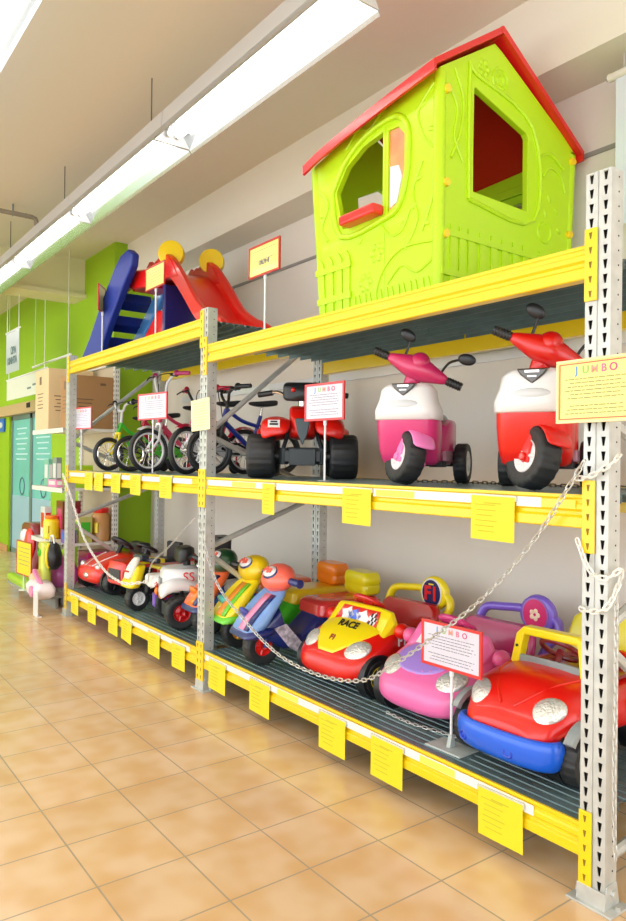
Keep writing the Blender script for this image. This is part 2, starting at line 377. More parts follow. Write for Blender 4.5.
def deck(xa, xb, z, label):
    P = 0.048; ya, yb = Y0+0.016, Y0+0.975; top = []; y = ya
    pr = [(0, 0), (0.030, 0), (0.033, -0.009), (0.040, -0.009), (0.043, 0)]
    while y < yb-P: top += [(y+p[0], z-0.002+p[1]) for p in pr]; y += P
    top.append((yb, z-0.002))
    low = [(p[0], p[1]-0.002) for p in top]
    vs = []; n = len(top)
    for xx in (xa, xb): vs += [(xx, p[0], p[1]) for p in top]+[(xx, p[0], p[1]) for p in low]
    fs = []
    for i in range(n-1):
        fs.append((i, i+1, 2*n+i+1, 2*n+i)); fs.append((n+i, n+i+1, 3*n+i+1, 3*n+i)); fs.append((i, i+1, n+i+1, n+i)); fs.append((2*n+i, 2*n+i+1, 3*n+i+1, 3*n+i))
    fs.append((0, n, 3*n, 2*n)); fs.append((n-1, 2*n-1, 4*n-1, 3*n-1))
    b = MB(); b.add(vs, fs)
    # stiffening webs seen from below
    y = ya+0.050
    while y < yb-0.02: b.box(((xa+xb)/2, y, z-0.024), (xb-xa-0.01, 0.004, 0.028)); y += 2*P
    o = b.build('deck_panel', GALVD, smooth=False)
    return tag(o, label, 'shelf deck', 'corrugated steel deck panels')
for (a, c, z, n) in ((X1+W_, X0, ZR, 'right bay top shelf, under the playhouse'), (X2+W_, X1, ZL, 'left bay top shelf, under the slide'),
                     (X1+W_, X0, ZM, 'right bay middle shelf, under the scooters'), (X2+W_, X1, ZM, 'left bay middle shelf, under the bicycles'),
                     (X1+W_, X0, ZB, 'right bay bottom shelf, under the toy cars'), (X2+W_, X1, ZB, 'left bay bottom shelf, under the white quad')):
    m_ = (a+c)/2
    deck(a+0.003, m_-0.003, z, 'corrugated steel deck, far half of the '+n)
    deck(m_+0.003, c-0.003, z, 'corrugated steel deck, near half of the '+n)

# ------------------------------------------------------------------ fluorescent ceiling lights
TUBEM = mat('lit_fluorescent_tube', (255, 250, 244), emit=TUBE)
HOUSEM = mat('light_housing', (205, 205, 205), rough=0.35, metal=0.2); REFL = mat('mirror_reflector', (190, 196, 200), rough=0.22, metal=0.9)
def lamp(x, y, label, wire=True):
    L = 1.74; t = thing('ceiling_light', label, 'ceiling light', (x, y, 3.41), group='fluorescent light rows')
    b = MB(); b.prism([(-0.07, 0.10), (0.07, 0.10), (0.06, 0.20), (-0.06, 0.20)], 'yz', -L, -0.005); b.build('housing', HOUSEM, t, smooth=False, bevel=0.003)
    b = MB()
    for s in (-1, 1):
        b.prism([(s*0.055, 0.10), (s*0.07, 0.10), (s*0.130, 0.0), (s*0.134, -0.01), (s*0.134, -0.015), (s*0.122, 0.0)], 'yz', -L, -0.005)
    b.box((-L/2, 0, 0.099), (L-0.01, 0.13, 0.004))
    b.build('reflector', REFL, t, smooth=False)
    for xx in (-0.006, -L):
        b = MB(); b.prism([(-0.126, 0.006), (0.126, 0.006), (0.07, 0.10), (-0.07, 0.10)], 'yz', xx-0.004, xx+0.004); b.build('end_plate', HOUSEM, t, smooth=False)
    for yy in (-0.026, 0.026):
        b = MB(); b.cyl((-L+0.04, yy, 0.055), (-0.04, yy, 0.055), 0.019, n=12); q = b.build('tube', TUBEM, t)
        for xx in (-L+0.03, -0.03): b = MB(); b.box((xx, yy, 0.068), (0.03, 0.03, 0.05)); b.build('tube_holder', WHITE, q, smooth=False)
    for xx in ((-0.30,) if wire else ()):
        b = MB(); b.cyl((xx, 0, 0.20), (xx, 0, HC-3.41), 0.004, n=6); b.build('hanging_wire', mat('wire_grey', (90, 85, 78)), t)
ords = ['end of the row', 'second from the row end', 'third from the row end', 'fourth from the row end', 'fifth from the row end', 'sixth from the row end', 'seventh from the row end']
for i in range(7): lamp(-2.28-1.745*i, 1.895, 'long white fluorescent ceiling light in row above the rack, '+ords[i])
for i in range(7): lamp(-2.28-1.745*i, 0.72, 'long white fluorescent light in second row, top left corner, '+ords[i])

# ------------------------------------------------------------------ playhouse on the top shelf
HX0, HX1, HY0, HY1, HZ = -3.10, -2.235, 2.345, 3.33, ZR
LIMEH = mat('lime_playhouse_plastic', (186, 226, 14), rough=0.42, coat=0.1, bump=0.05, bscale=40)
t = thing('playhouse', 'lime green plastic children\'s playhouse with red roof on the top shelf', 'playhouse', ((HX0+HX1)/2, (HY0+HY1)/2, HZ))
cx, cy = (HX0+HX1)/2, (HY0+HY1)/2
hx, hy = (HX1-HX0)/2, (HY1-HY0)/2
def wall_with_hole(b, outer, hole, plane, a, c):
    """outer, hole: same-length point lists, matched by index"""
    n = len(outer)
    P = (lambda p, q: (p[0], q, p[1])) if plane == 'xz' else (lambda p, q: (q, p[0], p[1]))
    vs = [P(p, a) for p in outer]+[P(p, a) for p in hole]+[P(p, c) for p in outer]+[P(p, c) for p in hole]
    fs = []
    for i in range(n):
        j = (i+1) % n
        fs += [(i, j, n+j, n+i), (2*n+j, 2*n+i, 3*n+i, 3*n+j), (n+i, n+j, 3*n+j, 3*n+i), (i, 2*n+i, 2*n+j, j)]
    b.add(vs, fs)
EZL, EZR = 0.86, 1.01          # eave heights, far and near corner of the front
# front wall (-y) : two openings side by side -> split into panels
FL = 0.035
def fx(x): return x - cx
b = MB()
eave = lambda x: EZL+(EZR-EZL)*((x+hx)/(2*hx))**0.7 if x > -hx else EZL
winA = [(-2.965, 0.715), (-2.885, 0.845), (-2.76, 0.90), (-2.60, 0.92), (-2.60, 0.50), (-2.90, 0.50)]       # left pane hole (abs x, rel z) -- wide opening
holeA = [(-0.275, 0.66), (-0.20, 0.77), (-0.09, 0.83), (0.055, 0.85), (0.055, 0.455), (-0.235, 0.455)]
holeB = [(0.095, 0.845), (0.16, 0.84), (0.205, 0.79), (0.205, 0.62), (0.16, 0.48), (0.095, 0.45)]
xs = 0.075
outA = [(-hx, 0.62), (-hx, EZL), (-0.15, eave(-0.15)-0.0), (xs, eave(xs)), (xs, 0.0), (-hx, 0.0)]
wall_with_hole(b, outA, holeA, 'xz', -hy, -hy+FL)
outB = [(xs, eave(xs)), (0.25, eave(0.25)), (hx, EZR), (hx, 0.5), (hx, 0.0), (xs, 0.0)]
wall_with_hole(b, outB, holeB, 'xz', -hy, -hy+FL)
wf = b.build('front_wall', LIMEH, t, bevel=0.006)
# raised window surround, fence relief, vines on the front wall
b = MB()
rim = spline([(-0.30, 0.66), (-0.21, 0.79), (-0.09, 0.865), (0.06, 0.895), (0.17, 0.885), (0.235, 0.80), (0.235, 0.62), (0.18, 0.46), (0.06, 0.42), (-0.24, 0.415), (-0.30, 0.66)], 4)
b.tube([(p.x, -hy-0.002, p.y) if isinstance(p, Vector) else p for p in [Vector((q[0], q[1], 0)) for q in rim]], 0.016, n=8)
for x in (-0.40, -0.33, -0.26, -0.20): b.prism([(x-0.024, 0.02), (x+0.024, 0.02), (x+0.024, 0.30), (x, 0.335), (x-0.024, 0.30)], 'xz', -hy-0.008, -hy+0.002)
for z in (0.10, 0.26): b.box((-0.30, -hy-0.005, z), (0.27, 0.014, 0.034))
def vine(pts, r=0.007): b.tube([(p.x, -hy-0.001, p.z) for p in spline([(q[0], 0, q[1]) for q in pts], 5)], r, n=6)
vine([(0.0, 0.0), (0.06, 0.16), (0.2, 0.25), (0.40, 0.24)]); vine([(0.22, 0.24), (0.30, 0.36), (0.27, 0.5), (0.33, 0.62)]); vine([(0.05, 0.4), (0.12, 0.33), (0.2, 0.34), (0.25, 0.42)])
vine([(0.40, 0.95), (0.30, 0.86), (0.33, 0.74), (0.40, 0.66)]); vine([(-0.40, 0.72), (-0.33, 0.62), (-0.38, 0.5), (-0.34, 0.42)]); vine([(-0.2, 0.86), (-0.12, 0.93), (-0.04, 0.90), (0.04, 0.95)])
vine([(0.1, 0.1), (0.2, 0.17), (0.3, 0.12), (0.40, 0.16)]); vine([(0.33, 0.30), (0.38, 0.4), (0.41, 0.5)])
for (x, z) in ((-0.06, 0.14), (0.02, 0.27)):
    for k in range(6): b.ell((x+0.035*math.cos(k*PI/3), -hy, z+0.035*math.sin(k*PI/3)), (0.017, 0.007, 0.017), n=8, m=6)
for (x, z) in ((0.31, 0.55), (0.2, 0.36), (0.28, 0.43), (0.38, 0.75), (0.33, 0.88), (-0.37, 0.57), (-0.1, 0.36), (0.36, 0.33)): b.ell((x, -hy, z), (0.024, 0.008, 0.012), (0, x*9, 0), n=8, m=6)
for k in range(14): x = -0.14+k*0.04; b.prism([(x-0.012, 0.03), (x+0.012, 0.03), (x+0.004*(-1)**k, 0.085)], 'xz', -hy-0.006, -hy)
b.build('relief', LIMEH, wf, auto=50)
# window shutter pane with a coloured sticker
b = MB(); b.prism([(0.093, 0.45), (0.165, 0.475), (0.208, 0.62), (0.208, 0.795), (0.163, 0.845), (0.093, 0.848)], 'xz', -hy+0.012, -hy+0.018)
b.build('window_pane', mat('orange_print_pane', (236, 150, 100), rough=0.25, vary=0.3, vscale=9), t, smooth=False)
b = MB(); b.prism([(0.10, 0.47), (0.15, 0.485), (0.185, 0.6), (0.16, 0.66), (0.10, 0.67)], 'xz', -hy+0.009, -hy+0.0125); b.build('pane_print', mat('pale_print', (215, 225, 230), rough=0.3), t, smooth=False)
# window box
b = MB(); b.box((-0.06, -hy-0.035, 0.468), (0.26, 0.075, 0.052)); b.build('window_sill', plastic('sill_red', (226, 40, 36)), t, bevel=0.014, bseg=3)
# gable wall (+x) with trapezoid window
b = MB(); RY, RZ = -0.10, 1.265
outG = [(-hy, 0.0), (-hy, EZR), (RY, RZ), (hy, 0.90), (hy, 0.0)]
outG2 = [(-hy, 0.5), (-hy, EZR), (RY-0.02, RZ-0.02), (RY+0.03, RZ-0.04), (hy, 0.90), (hy, 0.0), (-hy, 0.0)]
holeG = [(-0.265, 0.70), (-0.262, 0.985), (-0.25, 0.99), (0.12, 0.885), (0.135, 0.865), (0.135, 0.50), (-0.265, 0.505)]
wall_with_hole(b, outG2, holeG, 'yz', hx-FL, hx)
wg = b.build('gable_wall', LIMEH, t, bevel=0.006)
b = MB()
def rel(pts, r=0.008, cl=False): b.tube([(hx+0.001, p.y, p.z) for p in spline([(0, q[0], q[1]) for q in pts], 5)], r, n=6)
rel([(-0.30, 0.46), (-0.30, 1.04), (-0.25, 1.05), (0.165, 0.92), (0.18, 0.46), (-0.30, 0.46)], 0.012)
rel([(-0.44, 0.95), (-0.38, 0.85), (-0.40, 0.72), (-0.34, 0.62)]); rel([(-0.42, 0.62), (-0.36, 0.75), (-0.34, 0.9), (-0.40, 1.03)]); rel([(0.25, 0.7), (0.3, 0.76), (0.38, 0.74), (0.42, 0.66)])
rel([(0.22, 0.80), (0.30, 0.83), (0.40, 0.78)], 0.012)
b.torus((hx, -0.08, 1.08), (1, 0, 0), 0.055, 0.009, n=20, m=6); b.torus((hx, -0.08, 1.08), (1, 0, 0), 0.025, 0.008, n=16, m=6)
for k in range(6): b.ell((hx, -0.20+0.03*math.cos(k*PI/3), 1.10+0.03*math.sin(k*PI/3)), (0.007, 0.015, 0.015), n=8, m=6)
b.torus((hx, 0.27, 0.42), (1, 0, 0), 0.05, 0.008, n=18, m=6)
for y in (-0.40, -0.34, -0.28, -0.20, -0.12, -0.04, 0.04, 0.12, 0.25, 0.33, 0.41): b.box((hx+0.002, y, 0.17), (0.012, 0.044, 0.30))
for z in (0.10, 0.28): b.box((hx+0.004, -0.02, z), (0.016, 0.92, 0.03))
for (y, z) in ((0.3, 0.6), (0.36, 0.55), (0.27, 0.52), (0.38, 0.45), (0.24, 0.64)): b.ell((hx, y, z), (0.008, 0.022, 0.012), (y*7, 0, 0), n=8, m=6)
b.build('relief', LIMEH, wg, auto=50)
# back and far walls with openings, floor rim
b = MB(); wall_with_hole(b, [(-hx, 0.5), (-hx, EZL), (hx, 0.90), (hx, 0.5), (hx, 0), (-hx, 0)], [(-0.19, 0.6), (-0.16, 0.71), (0.25, 0.71), (0.28, 0.6), (0.28, 0.38), (-0.19, 0.38)], 'xz', hy-FL, hy)
b.box((0, hy-FL-0.006, 0.78), (2*hx-0.08, 0.02, 0.05)); b.build('back_wall', LIMEH, t, bevel=0.005)
b = MB(); wall_with_hole(b, [(-hy, 0.5), (-hy, EZL), (RY, 1.17), (hy, EZL), (hy, 0), (-hy, 0)], [(-0.2, 0.5), (-0.2, 0.75), (0, 0.85), (0.2, 0.75), (0.2, 0.35), (-0.2, 0.35)], 'yz', -hx, -hx+FL)
b.build('far_gable_wall', LIMEH, t, bevel=0.005)
for (x, y, h) in ((hx-0.02, -hy+0.02, EZR-0.01), (-hx+0.02, -hy+0.02, EZL-0.01), (hx-0.02, hy-0.02, 0.88)):
    b = MB(); b.cyl((x, y, 0), (x, y, h), 0.028, n=16); b.build('corner_post', LIMEH, t)
# roof: two slopes over the sloping eaves
b = MB(); ov = 0.035
def slope(y_e, zeL, zeR, s):
    n = 8; rows = []
    for i in range(n+1):
        u = i/n; x = -hx-0.075+(2*hx+0.075+ov)*u
        ze = zeL+(zeR-zeL)*u**0.75; zr = 1.19+(RZ+0.02-1.19)*u
        rows.append((x, ze, zr))
    rings = []
    for x, ze, zr in rows:
        ring = [(x, y_e, ze), (x, RY, zr), (x, RY, zr+0.035), (x, y_e-s*0.015, ze+0.02), (x, y_e-s*0.015, ze-0.03), (x, y_e, ze-0.03)]
        rings.append(ring)
    b.loft(rings)
slope(-hy-0.06, 0.83, 0.985, 1); slope(hy+0.06, 0.83, 0.88, -1)
b.tube([(-hx-0.075, RY, 1.205), (hx+ov, RY, RZ+0.035)], 0.02, n=10)
b.build('roof', plastic('roof_red', (214, 20, 24), 0.35), t, auto=30)
for (x, y, z) in ((hx+0.004, -hy+0.04, 0.92), (hx+0.004, -hy+0.04, 0.50), (hx+0.004, -hy+0.04, 0.27), (hx+0.004, hy-0.03, 0.84), (hx+0.004, hy-0.03, 0.45)):
    b = MB(); b.cyl((x-0.01, y, z), (x+0.012, y, z), 0.022, 0.018, n=14); b.build('corner_bolt', plastic('bolt_yellow', (250, 212, 30)), t)

for o_ in t.children_recursive:
    if o_.name.startswith('roof'): continue
    for v_ in o_.data.vertices:
        k_ = v_.co.z/0.86
        if v_.co.x < 0: v_.co.x -= 0.10*k_*(v_.co.x/hx)**2
        if v_.co.y > 0: v_.co.y += 0.05*k_*(v_.co.y/hy)**2
# ------------------------------------------------------------------ slide on the left top shelf
t = thing('toy_slide', 'red and blue children\'s slide with ladder and two yellow knobs on top shelf', 'slide', (-5.6, 2.72, ZL))
def sidepanel(y, m, name, label=None):
    b = MB()
    out = [(-1.40, 0.0), (-0.92, 0.0), (-0.72, 0.25), (-0.40, 0.53), (-0.18, 0.70), (-0.16, 0.80), (-0.26, 0.86), (-0.42, 0.84), (-0.56, 0.76), (-0.85, 0.53), (-1.18, 0.22), (-1.42, 0.04)]
    b.prism(out, 'xz', y-0.035, y+0.035); return b.build(name, m, t, bevel=0.018, bseg=3, label=label)
sidepanel(-0.32, BLUE if False else mat('slide_blue', (16, 44, 140), rough=0.5), 'ladder_side')
b = MB(); b.prism([(-1.30, 0.0), (-1.10, 0.0), (-0.42, 0.52), (-0.24, 0.68), (-0.34, 0.72), (-0.54, 0.60), (-1.24, 0.10)], 'xz', 0.03, 0.09)
b.build('ladder_side', plastic('sky_blue', (90, 160, 230)), t, bevel=0.015, label='light blue ladder side')
for k, (x, z) in enumerate(((-1.20, 0.17), (-1.03, 0.35), (-0.86, 0.53), (-0.70, 0.70))):
    b = MB(); b.box((x+0.06, -0.12, z), (0.16, 0.40, 0.10), rot=(0, -0.3, 0)); b.build('ladder_step', mat('slide_blue', (16, 44, 140), rough=0.5), t, bevel=0.01)
b = MB(); b.box((0.0, 0.06, 0.27), (0.05, 0.40, 0.54)); b.build('support_leg', NAVY, t, bevel=0.01)
b = MB(); b.box((-0.40, 0.14, 0.26), (0.40, 0.04, 0.50)); b.build('support_leg', NAVY, t, bevel=0.01)
b = MB()
path = spline([(-0.42, 0.60), (-0.22, 0.66), (-0.05, 0.66), (0.14, 0.60), (0.36, 0.42), (0.60, 0.19), (0.80, 0.09), (0.95, 0.055), (1.02, 0.05)], 4)
path = [(p[0], p[1]) for p in [Vector((q.x, q.y, 0)) for q in [Vector((a[0], a[1], 0)) for a in path]]]
ya, yb = -0.12, 0.26; rings = []
hts = []
for i, (x, z) in enumerate(path):
    u = i/(len(path)-1)
    hgt = 0.17*min(1, u*3)*(1-u)**0.55+0.012 if u > 0.1 else 0.08+0.6*u
    o_ = 0.03
    rings.append([(x, ya-o_, z-0.03), (x, ya-o_, z+hgt), (x, ya, z+hgt+0.01), (x, ya+o_*0.5, z+hgt), (x, ya+o_, z+0.015), (x, (ya+yb)/2, z), (x, yb-o_, z+0.015), (x, yb-o_*0.5, z+hgt), (x, yb, z+hgt+0.01), (x, yb+o_, z+hgt), (x, yb+o_, z-0.03), (x, (ya+yb)/2, z-0.03)])
b.loft(rings); b.build('chute', RED, t, auto=60)
b = MB(); b.box((-0.26, -0.20, 0.62), (0.40, 0.10, 0.16), rot=(0, 0.15, 0)); b.box((-0.25, 0.26, 0.62), (0.34, 0.08, 0.16), rot=(0, 0.15, 0)); b.box((-0.34, 0.03, 0.58), (0.3, 0.5, 0.05)); b.build('platform', RED, t, bevel=0.02, bseg=3)
b = MB(); b.prism([(-0.55, 0.12), (-0.2, 0.36), (0.02, 0.30), (0.0, 0.16), (-0.3, 0.10)], 'xz', -0.10, -0.05); b.build('side_shield', RED, t, bevel=0.01)
for y in (-0.12, 0.26):
    b = MB(); b.cyl((0.07-0.030, y+0.040, 0.785), (0.07+0.030, y-0.008, 0.785), 0.108, n=28); b.build('knob', plastic('knob_yellow', (250, 214, 24)), t, bevel=0.01, bseg=3)
    b = MB(); b.prism([(-0.20, 0.60), (-0.19, 0.74), (-0.13, 0.77), (-0.07, 0.74), (0.02, 0.79), (0.10, 0.77), (0.18, 0.70), (0.30, 0.55)], 'xz', y-0.038, y+0.038); b.build('knob_bracket', RED, t, bevel=0.012)
b = MB(); b.box((-0.62, -0.20, 0.60), (0.24, 0.03, 0.035), rot=(0, -0.1, 0)); b.build('handle_bar', TYEL, t, bevel=0.008)

# ------------------------------------------------------------------ wheels
def wheel(parent, c, axis, r, wd, hubm, tread=10, hubr=0.55, tyre=RUBBER, name='wheel', fat=False, spoke=5):
    c = Vector(c); x, y, d = basis(axis); b = MB(); n = 40; prof = []
    k = 0.25 if not fat else 0.35
    pr = [(r*hubr, -wd*0.38), (r*0.80, -wd*0.5), (r*0.94, -wd*0.46), (r, -wd*k), (r, wd*k), (r*0.94, wd*0.46), (r*0.80, wd*0.5), (r*hubr, wd*0.38)]
    rings = []
    for i in range(n*2):
        a = PI*i/n; q = 1.0 if (i//2) % 2 == 0 else 0.975
        rings.append([c+x*(p*math.cos(a)*(q if p > r*0.9 else 1))+y*(p*math.sin(a)*(q if p > r*0.9 else 1))+d*h for p, h in pr])
    rings.append(rings[0]); b.loft(rings, False)
    o = b.build(name, tyre, parent, auto=50)
    b = MB()
    b.lathe([(0.001, -wd*0.36), (r*0.18, -wd*0.44), (r*0.2, -wd*0.34), (r*hubr*0.8, -wd*0.30), (r*hubr, -wd*0.42), (r*hubr*1.03, -wd*0.40), (r*hubr*1.03, wd*0.40), (r*hubr, wd*0.42), (r*hubr*0.8, wd*0.30), (r*0.2, wd*0.34), (r*0.18, wd*0.44), (0.001, wd*0.36)], c, d, n=28, caps=False)
    for s in (-1, 1):
        for i in range(spoke):
            a = 2*PI*i/spoke; p = c+x*(r*hubr*0.5*math.cos(a))+y*(r*hubr*0.5*math.sin(a))+d*(s*wd*0.33)
            q = c+x*(r*hubr*0.92*math.cos(a))+y*(r*hubr*0.92*math.sin(a))+d*(s*wd*0.33)
            b.cyl(c+d*(s*wd*0.33)+(p-c-d*(s*wd*0.33))*0.3, q, r*0.07, n=6)
    b.build('hub', hubm, o, auto=40)
    return o

# ------------------------------------------------------------------ three-wheeled ride-on scooters (middle shelf)
def ride_scooter(label, loc, rz, c_body, c_fender, c_head, steer=0.72, tilt=0.34):
    t = thing('ride_on_scooter', label, 'toy scooter', loc, rz, 'ride-on scooters with white front shield')
    # turning front assembly
    def turn(b, roll=False):
        b.M = Matrix.Rotation(steer, 4, 'Z') @ Matrix.Rotation(0.20, 4, 'Y')
        return b
    e = Matrix.Rotation(steer, 4, 'Z')
    e = e @ Matrix.Rotation(0.20, 4, 'Y'); ax = e.to_3x3() @ Vector((1, 0, 0)); wheel(t, (0, 0, 0.130), ax, 0.126, 0.10, WHITE, name='front_wheel', hubr=0.52, fat=True)
    b = turn(MB())
    rings = []
    for i in range(11):
        a = R(20+14.5*i); rr = 0.142
        cyy, czz = -rr*math.cos(a), rr*math.sin(a)+0.122
        rings.append([(xx, cyy*q, 0.122+(czz-0.122)*q) for xx, q in ((-0.062, 0.95), (-0.05, 1.03), (0, 1.06), (0.05, 1.03), (0.062, 0.95), (0.055, 0.93), (0, 0.98), (-0.055, 0.93))])
    b.loft(rings); b.build('front_fender', c_fender, t, sub=1)
    for s in (-1, 1):
        b = turn(MB()); b.prism([(-0.030, 0.10), (0.012, 0.10), (0.03, 0.21), (0.01, 0.27), (-0.025, 0.25)], 'yz', s*0.062-0.008, s*0.062+0.008)
        b.cyl((s*0.056, 0, 0.122), (s*0.082, 0, 0.122), 0.018, n=12)
        b.build('fork_arm', c_fender, t, bevel=0.006)
    # body shield as stacked rounded sections
    def sec(z, w_, d_, yc, e_=3.0, n=28):
        out = []
        for i in range(n):
            a = 2*PI*i/n; ca, sa = math.cos(a), math.sin(a)
            out.append((w_*math.copysign(abs(ca)**(2/e_), ca), yc+d_*math.copysign(abs(sa)**(2/e_), sa), z))
        return out
    b = MB(); b.loft([sec(0.095, 0.115, 0.05, 0.10), sec(0.11, 0.135, 0.07, 0.095), sec(0.16, 0.145, 0.095, 0.085), sec(0.25, 0.150, 0.11, 0.070), sec(0.31, 0.150, 0.11, 0.062)]); b.build('body_shield', c_body, t, auto=60)
    b = MB(); b.loft([sec(0.305, 0.150, 0.11, 0.060), sec(0.31, 0.158, 0.122, 0.058), sec(0.35, 0.158, 0.124, 0.052), sec(0.40, 0.138, 0.108, 0.052), sec(0.45, 0.130, 0.10, 0.055), sec(0.475, 0.105, 0.085, 0.06), sec(0.48, 0.06, 0.05, 0.065)]); ws = b.build('white_shield', WHITE, t, auto=60)
    b = MB(); b.ell((0, -0.052, 0.375), (0.075, 0.020, 0.024), n=20, m=10); b.build('badge_recess', mat('silver_grey', (206, 210, 215), rough=0.25, coat=0.5), ws)
    b = MB(); b.prism([(-0.062, 0.475), (0.062, 0.475), (0.045, 0.45), (0.0, 0.412), (-0.045, 0.45)], 'xz', -0.056, 0.0); hl = b.build('headlight', mat('smoked_lens', (70, 66, 62), rough=0.1, metal=0.6, coat=1), t, bevel=0.008)
    b = MB(); b.box((0, -0.058, 0.462), (0.055, 0.01, 0.012)); b.box((0, -0.058, 0.443), (0.035, 0.01, 0.008)); b.build('chrome_bars', SILVER, hl, bevel=0.002)
    # handlebar head
    def hb(): b_ = MB(); b_.M = Matrix.Translation((0.02, 0.03, 0.495)) @ Matrix.Rotation(steer*0.2, 4, 'Z') @ Matrix.Rotation(tilt+0.08, 4, 'Y') @ Matrix.Rotation(0.2, 4, 'X'); return b_
    b = hb(); b.cyl((0, 0.01, -0.06), (0, 0.01, 0.06), 0.045, 0.04, n=16)
    rings = []
    for x_, h_, d_ in ((-0.155, 0.018, 0.018), (-0.13, 0.026, 0.026), (-0.08, 0.042, 0.045), (-0.03, 0.060, 0.070), (0.03, 0.060, 0.070), (0.08, 0.042, 0.045), (0.13, 0.026, 0.026), (0.155, 0.018, 0.018)):
        rings.append([(x_, d_*math.cos(2*PI*i/18)+0.01, 0.06+h_*math.sin(2*PI*i/18)) for i in range(18)])
    b.loft(rings); b.ell((0, 0.01, 0.09), (0.05, 0.065, 0.05)); hd = b.build('handlebar', c_head, t, sub=1)
    for s in (-1, 1):
        b = hb(); b.cyl((s*0.150, 0.01, 0.06), (s*0.225, 0.01, 0.06), 0.019, n=14)
        for k in range(5): b.torus((s*(0.162+k*0.013), 0.01, 0.06), (1, 0, 0), 0.019, 0.003, n=14, m=5)
        b.build('grip', BLACK, hd)
        b = hb(); b.tube(spline([(s*0.11, 0.02, 0.085), (s*0.125, 0.03, 0.14), (s*0.17, 0.03, 0.175)] if s > 0 else [(s*0.08, 0.02, 0.085), (s*0.082, 0.03, 0.13), (s*0.085, 0.03, 0.165)], 4), 0.006, n=8)
        b.ell((s*0.195, 0.03, 0.185) if s > 0 else (s*0.105, 0.03, 0.185), (0.042, 0.012, 0.027), (0, -0.2*s, 0), n=18, m=10); b.build('mirror', BLACK, hd)
    # footboard, seat box and rear wheels
    b = MB(); b.loft([[(x_, y_, z_) for x_, z_ in rrect(2*w_, h_, 0.025, 3, 0, zc)] for y_, w_, h_, zc in ((0.12, 0.12, 0.06, 0.13), (0.22, 0.125, 0.05, 0.125), (0.34, 0.13, 0.06, 0.13))]); b.loft([[(x_, y_, z_) for x_, z_ in rrect(2*w_, h_, 0.03, 3, 0, zc)] for y_, w_, h_, zc in ((0.30, 0.11, 0.10, 0.15), (0.34, 0.13, 0.20, 0.20), (0.45, 0.135, 0.24, 0.215), (0.60, 0.12, 0.22, 0.23), (0.63, 0.10, 0.15, 0.24))]); b.build('seat_body', c_body, t, auto=50)
    b = MB(); b.ell((0, 0.45, 0.335), (0.10, 0.16, 0.045)); b.build('seat', GREY, t)
    b = MB(); b.box((0.137, 0.30, 0.14), (0.02, 0.16, 0.05)); b.build('side_trim', plastic('trim_grey', (180, 130, 150)), t, bevel=0.005)
    b = MB(); b.box((0.10, 0.25, 0.10), (0.06, 0.12, 0.03)); b.cyl((-0.18, 0.50, 0.10), (0.18, 0.50, 0.10), 0.012); b.build('axle', BLACK, t)
    for s in (-1, 1): wheel(t, (s*0.175, 0.50, 0.105), (1, 0, 0), 0.105, 0.07, WHITE, name='rear_wheel', hubr=0.62, fat=True)
    return t
ride_scooter('pink ride-on scooter with white front shield, left of the two scooters', (-2.455, 2.37, ZM), R(31), PINK, LPINK, plastic('magenta_head', (196, 40, 96)))
ride_scooter('red ride-on scooter with white front shield, beside the near rack post', (-1.745, 2.375, ZM), R(29), RED, RED, plastic('head_red', (204, 16, 14)))

